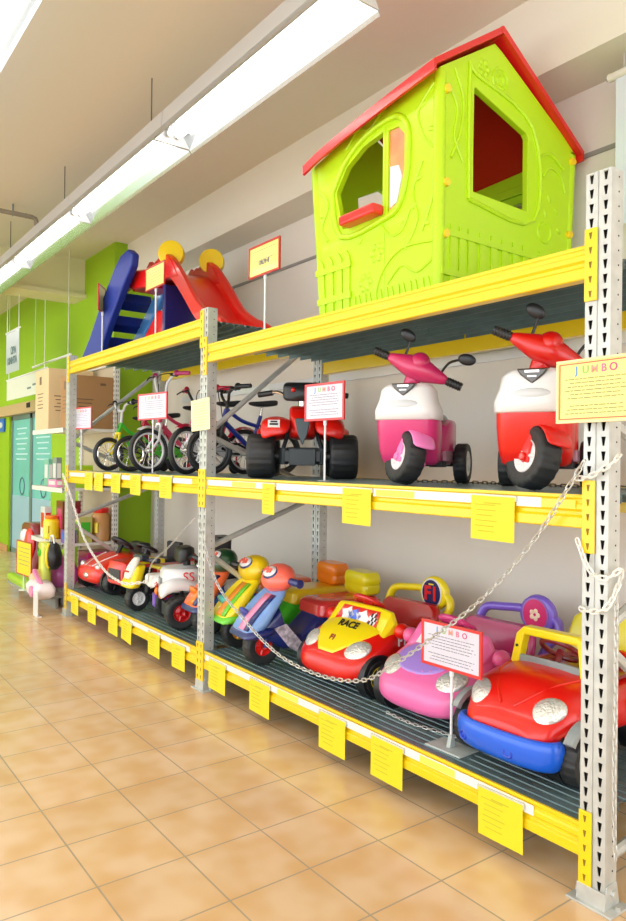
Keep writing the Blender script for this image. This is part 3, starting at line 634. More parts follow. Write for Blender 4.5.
# ------------------------------------------------------------------ quad bikes
def quad(label, loc, rz, body, nose, hub, r=0.135, wd=0.17, tw=0.25, extra=None, sc=1.0):
    t = thing('toy_quad', label, 'toy quad', loc, rz); t.scale = (sc, sc, sc)
    for s in (-1, 1):
        wheel(t, (s*tw, 0, r), (1, 0, 0), r, wd, hub, name='front_wheel', hubr=0.5, fat=True)
        wheel(t, (s*(tw-0.01), 0.52, r), (1, 0, 0), r, wd, hub, name='rear_wheel', hubr=0.5, fat=True)
    b = MB(); b.cyl((-tw, 0, r), (tw, 0, r), 0.02); b.cyl((-tw, 0.52, r), (tw, 0.52, r), 0.02)
    b.box((0, -0.02, r), (0.22, 0.10, 0.07)); b.box((0, -0.06, r-0.005), (0.16, 0.06, 0.10))
    for s in (-1, 1): b.tube([(s*0.13, 0, r+0.01), (s*0.08, 0.04, 0.30)], 0.014); b.cyl((s*0.115, -0.01, r-0.05), (s*0.115, -0.01, r+0.05), 0.03)
    b.box((0, 0.26, 0.14), (0.20, 0.50, 0.10)); b.build('chassis', mat('dark_grey_plastic', (50, 58, 62), rough=0.45), t, bevel=0.008)
    b = MB()      # nose and tank
    rings = []
    for y, w_, z0, z1 in ((-0.10, 0.05, 0.27, 0.33), (-0.07, 0.07, 0.25, 0.38), (0.0, 0.085, 0.24, 0.44), (0.10, 0.085, 0.24, 0.46), (0.20, 0.08, 0.24, 0.42), (0.26, 0.07, 0.24, 0.36)):
        rings.append([(x, y, z) for x, z in rrect(2*w_, z1-z0, 0.03, 4, 0, (z0+z1)/2)])
    b.loft(rings); nb = b.build('body', body, t, sub=1)
    b = MB(); b.prism([(-0.045, 0.36), (0.045, 0.36), (0.03, 0.27), (0.0, 0.20), (-0.03, 0.27)], 'xz', -0.125, -0.08); b.build('front_grille', nose, t, bevel=0.006)
    for s in (-1, 1):
        b = MB(); rings = []
        for y, z, th in ((-0.16, 0.29, 0.03), (-0.12, 0.345, 0.05), (0.0, 0.375, 0.05), (0.12, 0.34, 0.045), (0.20, 0.27, 0.03)):
            rings.append([(x, y, zz) for x, zz in ((s*0.07, z), (s*0.16, z+0.02), (s*0.235, z+0.005), (s*0.255, z-0.03), (s*0.245, z-0.085), (s*0.225, z-0.07), (s*0.15, z-0.05), (s*0.07, z-0.05))])
        b.loft(rings); b.build('front_fender', body, t, sub=1)
        b = MB(); rings = []
        for y, z in ((0.34, 0.26), (0.42, 0.32), (0.54, 0.34), (0.68, 0.32), (0.74, 0.28)):
            rings.append([(x, y, zz) for x, zz in ((s*0.07, z+0.02), (s*0.2, z+0.03), (s*0.31, z), (s*0.32, z-0.03), (s*0.17, z-0.01), (s*0.07, z-0.03))])
        b.loft(rings); b.build('rear_fender', body, t, sub=1)
    b = MB(); b.loft([[(x, y, z) for x, z in rrect(2*w_, 0.08, 0.03, 3, 0, zc)] for y, w_, zc in ((0.22, 0.07, 0.36), (0.34, 0.085, 0.36), (0.52, 0.09, 0.37), (0.66, 0.07, 0.40))]); b.build('seat', BLACK, t, sub=1)
    b = MB(); b.tube(spline([(-0.26, 0.13, 0.52), (-0.16, 0.09, 0.535), (-0.08, 0.07, 0.50), (0.08, 0.07, 0.50), (0.16, 0.09, 0.535), (0.26, 0.13, 0.52)], 4), 0.010); b.cyl((0, 0.09, 0.44), (0, 0.08, 0.52), 0.03); h = b.build('handlebar', SILVER if body is RED else BLACK, t)
    for s in (-1, 1):
        b = MB(); b.cyl((s*0.19, 0.105, 0.531), (s*0.28, 0.138, 0.52), 0.018, n=12); b.build('grip', BLACK, h)
    b = MB(); b.loft([[(x, y, z) for x, z in rrect(w_, hh, 0.03, 4, 0, zc)] for y, w_, hh, zc in ((0.0, 0.20, 0.10, 0.52), (0.03, 0.26, 0.12, 0.53), (0.10, 0.24, 0.10, 0.55), (0.14, 0.16, 0.06, 0.56))]); b.build('dashboard', BLACK, t, sub=1)
    if extra: extra(t)
    return t
def red_extra(t):
    b = MB(); b.box((-0.17, -0.142, 0.325), (0.07, 0.006, 0.05), rot=(-0.5, 0, 0)); b.build('fender_sticker', WHITE, t, smooth=False)
    b = MB(); b.box((-0.17, -0.147, 0.322), (0.05, 0.004, 0.012), rot=(-0.5, 0, 0)); b.box((-0.17, -0.142, 0.338), (0.04, 0.004, 0.008), rot=(-0.5, 0, 0)); b.build('sticker_print', BLACK, t, smooth=False)
    b = MB(); b.ell((-0.06, -0.005, 0.54), (0.014, 0.012, 0.014)); b.build('dash_button', RED, t)
quad('red toy quad with wide black tyres behind a red-framed sign on the middle shelf', (-3.66, 2.64, ZM), R(54), RED, mat('slate_grille', (70, 84, 92), rough=0.4), BLACK, extra=red_extra, sc=1.03, r=0.135)
def white_extra(t):
    for s, x in ((-1, 0.14), (-1, 0.22), (1, 0.14)):
        pass
    for x, z, m in ((-0.10, 0.29, plastic('lamp_red', (200, 50, 20))), (0.12, 0.29, plastic('lamp_red', (200, 50, 20))), (-0.09, 0.24, ORANGE), (0.08, 0.24, ORANGE)):
        b = MB(); b.ell((x, -0.125, z), (0.026, 0.02, 0.032), n=14, m=8); b.build('lamp', m, t)
    b = MB(); b.loft([[(x, y, z) for x, z in rrect(w_, 0.16, 0.05, 4, 0, 0.36)] for y, w_ in ((-0.12, 0.16), (-0.04, 0.34), (0.10, 0.40), (0.22, 0.30))]); b.build('front_cowl', WHITE, t, sub=1)
    b = MB(); b.box((-0.26, -0.10, 0.30), (0.16, 0.16, 0.10)); b.build('fender_flap', mat('warm_white', (250, 246, 240), rough=0.4), t, bevel=0.03, bseg=3)
    b = MB(); b.box((-0.22, -0.05, 0.15), (0.10, 0.16, 0.11)); b.build('battery_box', PURPLE, t, bevel=0.01)
    text(t, 'lettering', 'SS', (0.200, 0.06, 0.38), 0.10, RED, '+x', ext=0.004)
    for k in range(4):
        b = MB(); b.tube(spline([(-0.08+k*0.04, 0.16, 0.42), (-0.06+k*0.045, 0.22, 0.52), (-0.02+k*0.05, 0.30, 0.50)], 4), 0.013); b.build('exhaust_pipe', SILVER, t)
    b = MB(); b.ell((-0.13, 0.16, 0.49), (0.05, 0.04, 0.035)); b.build('red_cap', RED, t)
    b = MB(); b.loft([rr_ for rr_ in [[(x, y, z) for x, y in rrect(0.19*q, 0.13*q, 0.035, 4, -0.20, 0.42)] for z, q in ((0.50, 0.9), (0.52, 1.0), (0.62, 1.02), (0.645, 0.9))]]); b.build('rear_box', BLACK, t, auto=50)
    b = MB(); b.cyl((-0.17, 0.353, 0.60), (-0.17, 0.345, 0.60), 0.018, n=16); b.build('round_badge', WHITE, t)
quad('white toy quad with red wheel hubs and black rear box on the bottom shelf', (-5.00, 2.43, ZB), R(-14), WHITE, GREY, plastic('hub_red', (196, 20, 24)), r=0.125, wd=0.12, tw=0.21, extra=white_extra, sc=0.98)

# ------------------------------------------------------------------ bicycles (middle shelf)
def bicycle(label, loc, rz, fr, fork, rimm, gripm, r=0.18, steer=0.0, L=0.58, hz=0.62, seatm=BLACK, guard=None, train=None, barm=BLACK, fender=None, hz_bar=None, rise=0.10):
    t = thing('kids_bicycle', label, 'bicycle', loc, rz, 'children\'s bicycles on the middle shelf')
    fy, ry = 0.0, L; hy_, hz_ = 0.14, 2*r+0.08
    S = Matrix.Translation((0, hy_, 0)) @ Matrix.Rotation(steer, 4, 'Z') @ Matrix.Translation((0, -hy_, 0))
    def wh(y, M, nm):
        ax = (M.to_3x3() @ Vector((1, 0, 0))); c = M @ Vector((0, y, r))
        b = MB(); b.torus(c, ax, r-0.019, 0.019, n=40, m=10, flat=1.15); o = b.build(nm, RUBBER, t)
        b = MB(); b.torus(c, ax, r-0.042, 0.010, n=40, m=8, flat=1.3); b.build('rim', rimm, o)
        b = MB(); x, y2, d = basis(ax)
        for i in range(16):
            a = 2*PI*i/16; b.cyl(c+d*(0.018*(-1)**i), c+x*((r-0.045)*math.cos(a))+y2*((r-0.045)*math.sin(a)), 0.0022, n=5)
        b.cyl(c-d*0.03, c+d*0.03, 0.016, n=12); b.build('spokes', SILVER, o)
    wh(fy, S, 'front_wheel'); wh(ry, Matrix.Identity(4), 'rear_wheel')
    bb = (0, L*0.56, r+0.02); st = (0, L*0.70, hz_+0.02); hd = (0, hy_-0.01, hz_+0.06); hl = (0, hy_-0.035, hz_-0.03)
    b = MB(); b.cyl(hl, hd, 0.019, n=12); b.tube(spline([hl, (0, L*0.38, r+0.12), bb], 4), 0.019, n=10); b.tube(spline([hd, (0, L*0.42, hz_-0.02), (0, L*0.64, hz_-0.06)], 4), 0.015, n=10); b.cyl(bb, st, 0.015, n=12)
    for s in (-1, 1): b.tube([(s*0.02, bb[1], bb[2]), (s*0.045, ry, r)], 0.009); b.tube([(s*0.012, st[1], st[2]-0.07), (s*0.045, ry, r)], 0.008)
    b.build('frame', fr, t)
    b = MB(); b.M = S
    for s in (-1, 1): b.tube([(s*0.03, hy_-0.04, hz_-0.04), (s*0.045, hy_*0.5, r*1.5), (s*0.048, 0, r)], [0.013, 0.012, 0.009])
    b.tube([(-0.032, hy_-0.04, hz_-0.04), (0.032, hy_-0.04, hz_-0.04)], 0.014); b.build('fork', fork, t)
    b = MB(); b.M = S; z = hz
    b.cyl((0, hy_-0.01, hz_+0.05), (0, hy_, z-rise), 0.013); b.tube(spline([(-0.24, hy_+0.07, z), (-0.16, hy_+0.02, z), (-0.09, hy_-0.02, z-rise*0.4), (-0.04, hy_-0.01, z-rise), (0.04, hy_-0.01, z-rise), (0.09, hy_-0.02, z-rise*0.4), (0.16, hy_+0.02, z), (0.24, hy_+0.07, z)], 4), 0.011); h = b.build('handlebar', barm, t)
    for s in (-1, 1):
        b = MB(); b.M = S; b.cyl((s*0.165, hy_+0.022, z), (s*0.26, hy_+0.082, z), 0.017, n=12); b.ell((s*0.163, hy_+0.02, z), (0.012, 0.028, 0.028)); b.build('grip', gripm, h)
        b = MB(); b.M = S; b.tube(spline([(s*0.13, hy_, z-0.008), (s*0.16, hy_-0.04, z-0.02), (s*0.23, hy_-0.02, z-0.035)], 4), 0.006); b.build('brake_lever', BLACK, h)
    b = MB(); b.M = S; b.tube(spline([(0.14, hy_, z), (0.08, hy_-0.10, z-0.03), (0.02, hy_-0.06, z-0.15), (0.0, hy_-0.04, hz_-0.02)], 5), 0.0035); b.build('brake_cable', BLACK, h)
    b = MB(); b.cyl(st, (0, st[1]+0.012, st[2]+0.08), 0.011); zz = st[2]+0.09
    b2 = MB(); b2.loft([[(x, y, z_) for x, z_ in rrect(2*w_, h_, min(w_, h_/2)*0.9, 3, 0, zc)] for y, w_, h_, zc in ((st[1]-0.11, 0.015, 0.025, zz+0.005), (st[1]-0.04, 0.03, 0.04, zz), (st[1]+0.04, 0.065, 0.05, zz+0.005), (st[1]+0.11, 0.075, 0.05, zz+0.015), (st[1]+0.13, 0.05, 0.03, zz+0.015))])
    b.build('seat_post', SILVER, t); b2.build('saddle', seatm, t, sub=1)
    b = MB(); b.torus((0.04, bb[1], bb[2]), (1, 0, 0), 0.055, 0.006, n=24, m=6); b.cyl((-0.06, bb[1], bb[2]), (0.06, bb[1], bb[2]), 0.012)
    for s in (-1, 1): b.cyl((s*0.055, bb[1], bb[2]), (s*0.06, bb[1]+s*0.085, bb[2]-s*0.04), 0.008)
    ck = b.build('crank', BLACK, t)
    for s in (-1, 1):
        b = MB(); b.box((s*0.10, bb[1]+s*0.085, bb[2]-s*0.04), (0.075, 0.055, 0.018)); b.build('pedal', BLACK, ck, bevel=0.004)
    if guard:
        b = MB(); b.prism([(bb[1]-0.075, r+0.01), (bb[1]-0.04, r+0.085), (bb[1]+0.05, r+0.085), (ry+0.02, r+0.045), (ry+0.045, r), (ry, r-0.03), (bb[1], r-0.05)], 'yz', 0.045, 0.058); b.build('chain_guard', guard, t, bevel=0.005)
    if fender:
        b = MB()
        for (cyy, M) in ((0, S), (ry, Matrix.Identity(4))):
            q = MB(); q.M = M; rings = []
            for i in range(9):
                a = R(35+14*i) if cyy else R(60+14*i)
                a = PI-a if not cyy else PI-a
                rr_ = r+0.018; rings.append([(x, cyy+(rr_+e_)*math.cos(a), r+(rr_+e_)*math.sin(a)) for x, e_ in ((-0.032, -0.012), (0, 0.004), (0.032, -0.012), (0, -0.002))])
            q.loft(rings); b.v, o0 = b.v+q.v, len(b.v); b.f += [tuple(i+o0 for i in f) for f in q.f]
        b.build('mudguard', fender, t)
    if train:
        for s in (-1, 1):
            b = MB(); b.tube([(s*0.05, ry, r), (s*0.12, ry+0.01, r-0.01), (s*0.13, ry+0.01, 0.06)], 0.008); o = b.build('stabiliser_arm', train, t)
            b = MB(); b.torus((s*0.15, ry+0.01, 0.055), (1, 0, 0), 0.040, 0.015, n=24, m=8); b.build('stabiliser_tyre', BLACK, o)
            b = MB(); b.cyl((s*0.138, ry+0.01, 0.055), (s*0.162, ry+0.01, 0.055), 0.036, n=20); b.build('stabiliser_disc', train, o)
    return t
ROSE = plastic('rose_pink', (228, 70, 110)); RASP = plastic('raspberry', (190, 24, 60))
bicycle('small green and yellow children\'s bicycle with white handlebar, far left on middle shelf', (-6.62, 2.50, ZM), R(2), plastic('frog_green', (60, 200, 40)), TYEL, SILVER, BLACK, r=0.160, L=0.50, hz=0.66, barm=WHITE, train=BLACK, rise=0.08, steer=R(8))
bicycle('dark-tyred bicycle with raspberry frame squeezed between green and white-forked bicycles', (-6.20, 2.56, ZM), R(4), RASP, BLACK, SILVER, BLACK, r=0.165, L=0.50, hz=0.62, guard=GREEN, train=RASP, steer=R(-4))
bicycle('pink bicycle with white fork and white-rimmed front wheel behind a red-framed sign', (-5.60, 2.46, ZM), R(6), ROSE, WHITE, WHITE, PINK, r=0.185, L=0.62, hz=0.83, guard=WHITE, fender=WHITE, steer=R(2), barm=WHITE, rise=0.20)
bicycle('pink bicycle with raspberry stabilisers half hidden behind the middle rack post', (-4.95, 2.46, ZM), R(4), plastic('bike_pink', (226, 60, 96)), WHITE, WHITE, RASP, r=0.182, L=0.56, hz=0.66, guard=WHITE, train=RASP, fender=RASP, steer=R(14), rise=0.12)
bicycle('dark blue bicycle with black handlebar and saddle between middle post and red quad', (-4.79, 2.60, ZM), R(-6), plastic('bike_blue', (28, 48, 140)), BLACK, BLACK, BLACK, r=0.18, L=0.60, hz=0.66, steer=R(-4), rise=0.10)

# ------------------------------------------------------------------ ride-on cars (bottom shelf)
class Body:
    def __init__(s, keys): s.k = keys
    def sec(s, y):
        K = s.k
        if y <= K[0][0]: return K[0][1:]
        if y >= K[-1][0]: return K[-1][1:]
        for i in range(len(K)-1):
            if K[i][0] <= y <= K[i+1][0]:
                a, b, c, d = K[max(i-1, 0)], K[i], K[i+1], K[min(i+2, len(K)-1)]
                t = (y-b[0])/(c[0]-b[0]); out = []
                for j in range(1, len(b)):
                    m1 = (c[j]-a[j])/max(c[0]-a[0], 1e-6)*(c[0]-b[0]); m2 = (d[j]-b[j])/max(d[0]-b[0], 1e-6)*(c[0]-b[0])
                    out.append((2*t**3-3*t*t+1)*b[j]+(t**3-2*t*t+t)*m1+(-2*t**3+3*t*t)*c[j]+(t**3-t*t)*m2)
                return out
    def pt(s, y, a, off=0.0):
        w_, zb, zt, e = s.sec(y); h = (zt-zb)/2+off; w_ += off
        ca, sa = math.cos(a), math.sin(a)
        return (w_*math.copysign(abs(ca)**(2/e), ca), y, (zt+zb)/2+h*math.copysign(abs(sa)**(2/e), sa))
    def on(s, x, y, off=0.0):
        w_, zb, zt, e = s.sec(y); q = min(0.999, abs(x)/w_)
        return (x, y, (zt+zb)/2+((zt-zb)/2+off)*(1-q**e)**(1/e))
    def mesh(s, n=40, m=30, y0=None, y1=None):
        y0 = s.k[0][0] if y0 is None else y0; y1 = s.k[-1][0] if y1 is None else y1
        b = MB(); b.loft([[s.pt(y0+(y1-y0)*((i/n)**1.3), 2*PI*k/m) for k in range(m)] for i in range(n+1)]); return b
    def lens(s, x, y, rx, ry, dome=0.012, n=24, m=5, skew=0.0):
        """a low domed lens lying on the body around (x, y), angles measured round the section"""
        w_, zb, zt, e = s.sec(y); q = min(0.98, abs(x)/w_)
        a0 = math.acos(q**(e/2)) if True else 0
        b = MB(); rings = []
        for k in range(m+1):
            f = 1-k/m; ring = []
            for i in range(n):
                t = 2*PI*i/n; dy = ry*f*math.sin(t); da = rx*f*math.cos(t)+skew*dy
                aa = a0+da; aa = max(0.02, aa); p = s.pt(max(y+dy, s.k[0][0]+0.001), aa if x > 0 else PI-aa, dome*(1-f*f)+(-0.006 if k == 0 else 0.002)); ring.append(p)
            rings.append(ring)
        b.loft(rings, caps=False); b.add(rings[-1], [tuple(range(n))]); return b
    def patch(s, outline, off=0.004, n=10):
        """outline: function v in 0..1 -> (y, x_left, x_right); raised shell hugging the top of the body"""
        b = MB(); g = []; N = 24
        for i in range(N+1):
            y, xl, xr = outline(i/N)
            row = [s.on(xl, y, -0.012)]+[s.on(xl+(xr-xl)*j/n, y, off) for j in range(n+1)]+[s.on(xr, y, -0.012)]
            g.append(row)
        b.loft(g, caps=True, closed=False); return b
def oval_badge(parent, c, rx, rz, rim, face, tilt=0.0):
    b = MB(); n = 28
    poly = lambda k: [(c[0]+rx*k*math.cos(2*PI*i/n), c[2]+rz*k*math.sin(2*PI*i/n)) for i in range(n)]
    b.prism(poly(1.0), 'xz', c[1]-0.004, c[1]); o = b.build('badge_rim', rim, parent, smooth=False)
    b = MB(); b.prism(poly(0.9), 'xz', c[1]-0.0055, c[1]-0.003); b.build('badge_face', face, parent, smooth=False); return o
def toy_car(label, loc, rz, body, hood, handle, mirror, style):
    t = thing('ride_on_car', label, 'toy car', loc, rz)
    B = Body([(0.0, 0.13, 0.10, 0.15, 2.6), (0.015, 0.19, 0.075, 0.185, 2.8), (0.06, 0.245, 0.06, 0.225, 3), (0.14, 0.275, 0.055, 0.285, 3), (0.24, 0.280, 0.07, 0.335, 2.9), (0.33, 0.262, 0.09, 0.355, 3.2), (0.40, 0.25, 0.10, 0.30, 3.6), (0.60, 0.25, 0.10, 0.27, 3.6), (0.74, 0.24, 0.11, 0.27, 3.2), (0.80, 0.18, 0.14, 0.23, 3)])
    bo = B.mesh().build('body', body, t, auto=60)
    if style == 'race':
        def outl(v): y = 0.035+0.29*v; hw = 0.21*math.sin(PI/2*min(1, v*1.15+0.12))**0.8; return (y, -hw-0.01, hw)
    else:
        def outl(v): y = 0.07+0.17*v; hw = 0.165*math.sqrt(max(0.03, 1-(2*v-1)**2*0.97)); return (y, -hw-0.03, hw-0.03)
    B.patch(outl, 0.007).build('hood_panel', hood, t, auto=60)
    # windscreen slab with sticker
    b = MB(); sl = [(0.225, 0.30), (0.32, 0.425), (0.345, 0.425), (0.345, 0.30)]
    rings = []
    for x, k in ((-0.245, 0.55), (-0.215, 0.93), (-0.12, 1.0), (0.12, 1.0), (0.215, 0.93), (0.245, 0.55)):
        rings.append([(x, y, 0.27+(z-0.27)*k) for y, z in sl])
    b.loft(rings); b.build('windscreen', hood if style == 'race' else body, t, bevel=0.012, bseg=3)
    ang = -math.atan2(0.125, 0.095)
    def onws(x, u, off):    # u 0..1 up the windscreen face
        y = 0.225+0.095*u; z = 0.30+0.125*u; nrm = Vector((0, -0.125, 0.095)).normalized(); p = Vector((x, y, z))+nrm*off; return tuple(p)
    wsx = (PI/2-math.atan2(0.095, 0.125), 0, 0)
    b = MB(); b.add([onws(-0.17, 0.2, 0.003), onws(0.17, 0.2, 0.003), onws(0.15, 0.85, 0.003), onws(-0.15, 0.85, 0.003)], [(0, 1, 2, 3)])
    stk = b.build('windscreen_sticker', RED if style == 'race' else WHITE, t, smooth=False, solid=0.002)
    if style == 'race':
        for (x, u, rx, ru, m) in ((-0.09, 0.52, 0.045, 0.26, WHITE), (0.035, 0.5, 0.05, 0.26, WHITE), (-0.035, 0.52, 0.05, 0.22, BLUE), (0.12, 0.5, 0.028, 0.26, WHITE)):
            b = MB(); n = 9; b.add([onws(x+rx*math.cos(2*PI*i/n)*(1+0.25*(-1)**i), u+ru*math.sin(2*PI*i/n)*(1+0.2*(-1)**i), 0.005) for i in range(n)], [tuple(range(n))]); b.build('sticker_shape', m, t, smooth=False, solid=0.001)
        b = MB()
        for i in range(4):
            for j in range(3):
                if (i+j) % 2 == 0: b.add([onws(0.10+0.013*i+a, 0.28+0.15*j+c, 0.0065) for a, c in ((0, 0), (0.013, 0), (0.013, 0.15), (0, 0.15))], [(0, 1, 2, 3)])
        b.build('chequers', BLACK, t, smooth=False, solid=0.001)
        tr = (R(38), 0, 0)
        text(t, 'lettering', 'RACE', B.on(0.0, 0.20, 0.011), 0.062, BLACK, rot=tr, bold=0.002)
        p = B.on(-0.02, 0.10, 0.010); text(t, 'lettering', 'F1', p, 0.045, mat('dark_red_ink', (150, 20, 20)), rot=(R(48), 0, 0), bold=0.002)
        text(t, 'lettering', 'F1', (0.283, 0.34, 0.27), 0.075, WHITE, '+x', bold=0.002)
        b = MB(); b.ell((-0.02, 0.012, 0.125), (0.025, 0.012, 0.012)); b.build('front_badge', TYEL, t)
    else:
        b = MB(); b.ell((-0.10, 0.022, 0.145), (0.034, 0.006, 0.013), (0, 0.15, -0.25)); b.build('front_badge', WHITE, t)
        b = MB()
        for (x, y) in ((0.06, 0.10), (0.10, 0.12), (0.02, 0.09), (0.14, 0.16), (-0.02, 0.075), (0.09, 0.15)):
            p = B.on(x, y, 0.001)
            for k in range(5): b.ell((p[0]+0.007*math.cos(k*1.257), p[1]+0.007*math.sin(k*1.257), p[2]), (0.004, 0.004, 0.003), n=6, m=4)
        b.build('flower_print', LPINK, t)
    # headlights
    for s in (-1, 1):
        B.lens(s*0.200, 0.10, 0.42, 0.062, 0.016, skew=-1.5).build('headlight', CLEAR, t, auto=60)
        b = MB(); b.cyl((s*0.23, 0.33, 0.30), (s*0.285, 0.33, 0.32), 0.02); b.ell((s*0.288, 0.33, 0.325), (0.040, 0.045, 0.042)); b.build('mirror', mirror, t)
    # wheels with arch recess
    for (y, s) in ((0.17, -1), (0.17, 1), (0.64, -1), (0.64, 1)):
        wheel(t, (s*0.255, y, 0.098), (1, 0, 0), 0.098, 0.075, TYEL if style == 'race' else WHITE, hubr=0.6)
        b = MB(); b.cyl((s*0.215, y, 0.105), (s*0.284, y, 0.105), 0.115, n=28); b.build('wheel_arch', BLACK, t)
    # cockpit, seat, steering wheel
    b = MB(); b.loft([rr_ for rr_ in [[(x, y+0.52, z) for x, y in rrect(0.36*q, 0.34*q, 0.08, 5)] for z, q in ((0.262, 1.0), (0.283, 1.0), (0.284, 0.9), (0.262, 0.86))]]); b.build('seat', MAROON if style == 'race' else plastic('deep_pink', (190, 40, 110)), t, auto=50)
    b = MB(); b.loft([[(x, y+(z-0.25)*0.3, z) for x, y in rrect(w_, 0.06, 0.028, 4, 0, 0.66)] for z, w_ in ((0.24, 0.46), (0.32, 0.46), (0.38, 0.44), (0.405, 0.38))]); b.build('backrest', plastic('deep_red', (190, 16, 16)) if style == 'race' else plastic('deep_pink', (190, 40, 110)), t, auto=50)
    b = MB(); b.tube([(0.0, 0.30, 0.36), (0.0, 0.345, 0.42)], 0.018); n_ = Vector((0, -0.75, 0.66)).normalized() if False else Vector((0, 0.55, 0.84))
    b.torus((0, 0.36, 0.435), (0, 0.5, 0.87), 0.088, 0.013, n=32, m=10); b.cyl((0, 0.352, 0.42), (0, 0.365, 0.44), 0.035, n=16)
    for k in range(3):
        a = PI/2+k*2*PI/3; b.box((0.045*math.cos(a), 0.36+0.045*math.sin(a)*0.87, 0.435-0.045*math.sin(a)*0.5), (0.02, 0.075, 0.014), rot=(-0.5, 0, a-PI/2)) if k == 0 else b.tube([(0, 0.36, 0.433), (0.085*math.cos(a), 0.36+0.085*math.sin(a)*0.87, 0.435-0.085*math.sin(a)*0.5)], 0.010)
    b.build('steering_wheel', plastic('wheel_red', (206, 24, 20)) if style == 'race' else PINK, t)
    HO = -0.015 if style == 'race' else 0.05
    # rear handle arch with an oval emblem plate
    b = MB(); b.tube(spline([(HO-0.225, 0.74, 0.24), (HO-0.235, 0.76, 0.36), (HO-0.20, 0.78, 0.445), (HO-0.09, 0.79, 0.465), (HO+0.06, 0.79, 0.475), (HO+0.22, 0.79, 0.45), (HO+0.25, 0.78, 0.38), (HO+0.20, 0.76, 0.31), (HO+0.17, 0.74, 0.24)], 5), 0.023, n=12, flat=1.2)
    rings = [[(HO+0.13+0.105*q*math.cos(2*PI*i/24), yy, 0.46+0.10*q*math.sin(2*PI*i/24)) for i in range(24)] for yy, q in ((0.762, 0.86), (0.768, 0.97), (0.79, 1.02), (0.82, 0.85))]
    b.loft(rings); b.build('push_handle', handle, t, auto=55)
    if style == 'race':
        oval_badge(t, (HO+0.125, 0.762, 0.46), 0.078, 0.088, WHITE, mat('navy_print', (24, 24, 84), rough=0.3))
        text(t, 'badge_lettering', 'F1', (HO+0.125, 0.7555, 0.455), 0.115, RED, bold=0.004)
        b = MB(); b.box((HO+0.125, 0.7565, 0.513), (0.04, 0.001, 0.008)); b.build('badge_stripe', TYEL, t, smooth=False)
    else:
        oval_badge(t, (HO+0.125, 0.762, 0.46), 0.078, 0.088, mat('lilac_print', (150, 110, 190), rough=0.3), mat('pink_print', (214, 44, 110), rough=0.3))
        b = MB()
        for k in range(5): b.ell((HO+0.125+0.02*math.cos(k*1.257), 0.755, 0.46+0.02*math.sin(k*1.257)), (0.013, 0.002, 0.013), n=10, m=6)
        b.build('badge_flower', mat('pale_print2', (246, 220, 190), rough=0.3), t)
    return t
toy_car('red and yellow ride-on racing car with chequered windscreen sticker', (-3.095, 2.37, ZB), R(2), RED, TYEL, TYEL, RED, 'race')
toy_car('pink and lilac ride-on car with lilac push handle behind the info sign', (-2.43, 2.37, ZB), R(2), plastic('candy_pink', (238, 110, 176)), LILAC, plastic('violet', (128, 98, 206)), plastic('mirror_pink', (240, 100, 160)), 'pink')

# beetle-shaped red car
t = thing('ride_on_car', 'red ride-on car with blue bumper and yellow arch, nearest on bottom shelf', 'toy car', (-1.835, 2.29, ZB), R(2))
B = Body([(0.01, 0.13, 0.15, 0.21, 2.3), (0.035, 0.18, 0.12, 0.245, 2.5), (0.085, 0.212, 0.10, 0.295, 2.5), (0.17, 0.256, 0.10, 0.36, 2.4), (0.32, 0.262, 0.11, 0.385, 2.5), (0.40, 0.265, 0.12, 0.375, 2.8), (0.50, 0.265, 0.12, 0.33, 3.2), (0.70, 0.265, 0.12, 0.33, 3.2), (0.84, 0.22, 0.12, 0.31, 3), (0.90, 0.15, 0.16, 0.24, 2.6)])
B.mesh(n=48, m=36).build('body', RED, t, auto=60)
# bonnet dome seam ridges
b = MB()
for s in (-1, 1): b.tube([B.on(s*x, y, 0.001) for x, y in ((0.03, 0.06), (0.09, 0.12), (0.14, 0.2), (0.17, 0.3), (0.175, 0.38))], 0.006, n=8)
b.build('bonnet_ridge', RED, t)
# blue bumper wrapping the front
b = MB(); rings = []; n = 22
for i in range(n+1):
    a = PI*(i/n); cx_, sy_ = -math.cos(a), math.sin(a)
    x = 0.238*math.copysign(abs(cx_)**0.75, cx_); y = 0.105-0.120*abs(sy_)**0.6
    nx, ny = cx_*0.6, -sy_
    l = math.hypot(nx, ny) or 1; nx /= l; ny /= l
    h1 = 0.055 if 0 < i < n else 0.045; o1 = 0.012
    rings.append([(x-nx*0.045, y-ny*0.045, 0.075), (x-nx*0.025, y-ny*0.025, 0.060), (x-nx*0.002, y-ny*0.002, 0.085), (x+nx*0.010, y+ny*0.010, 0.13), (x+nx*0.008, y+ny*0.008, 0.178), (x-nx*0.012, y-ny*0.012, 0.195), (x-nx*0.045, y-ny*0.045, 0.17)])
b.loft(rings); bp = b.build('bumper', BLUE, t, sub=1)
for x in (-0.17, 0.06):
    b = MB(); b.torus((x, -0.022+abs(x)*0.12, 0.115), (x*0.9, -1, 0), 0.017, 0.006, n=20, m=8); b.ell((x, -0.014+abs(x)*0.12, 0.115), (0.014, 0.010, 0.014), n=12, m=8); b.build('fog_lamp', plastic('deep_blue', (14, 60, 190)), bp)
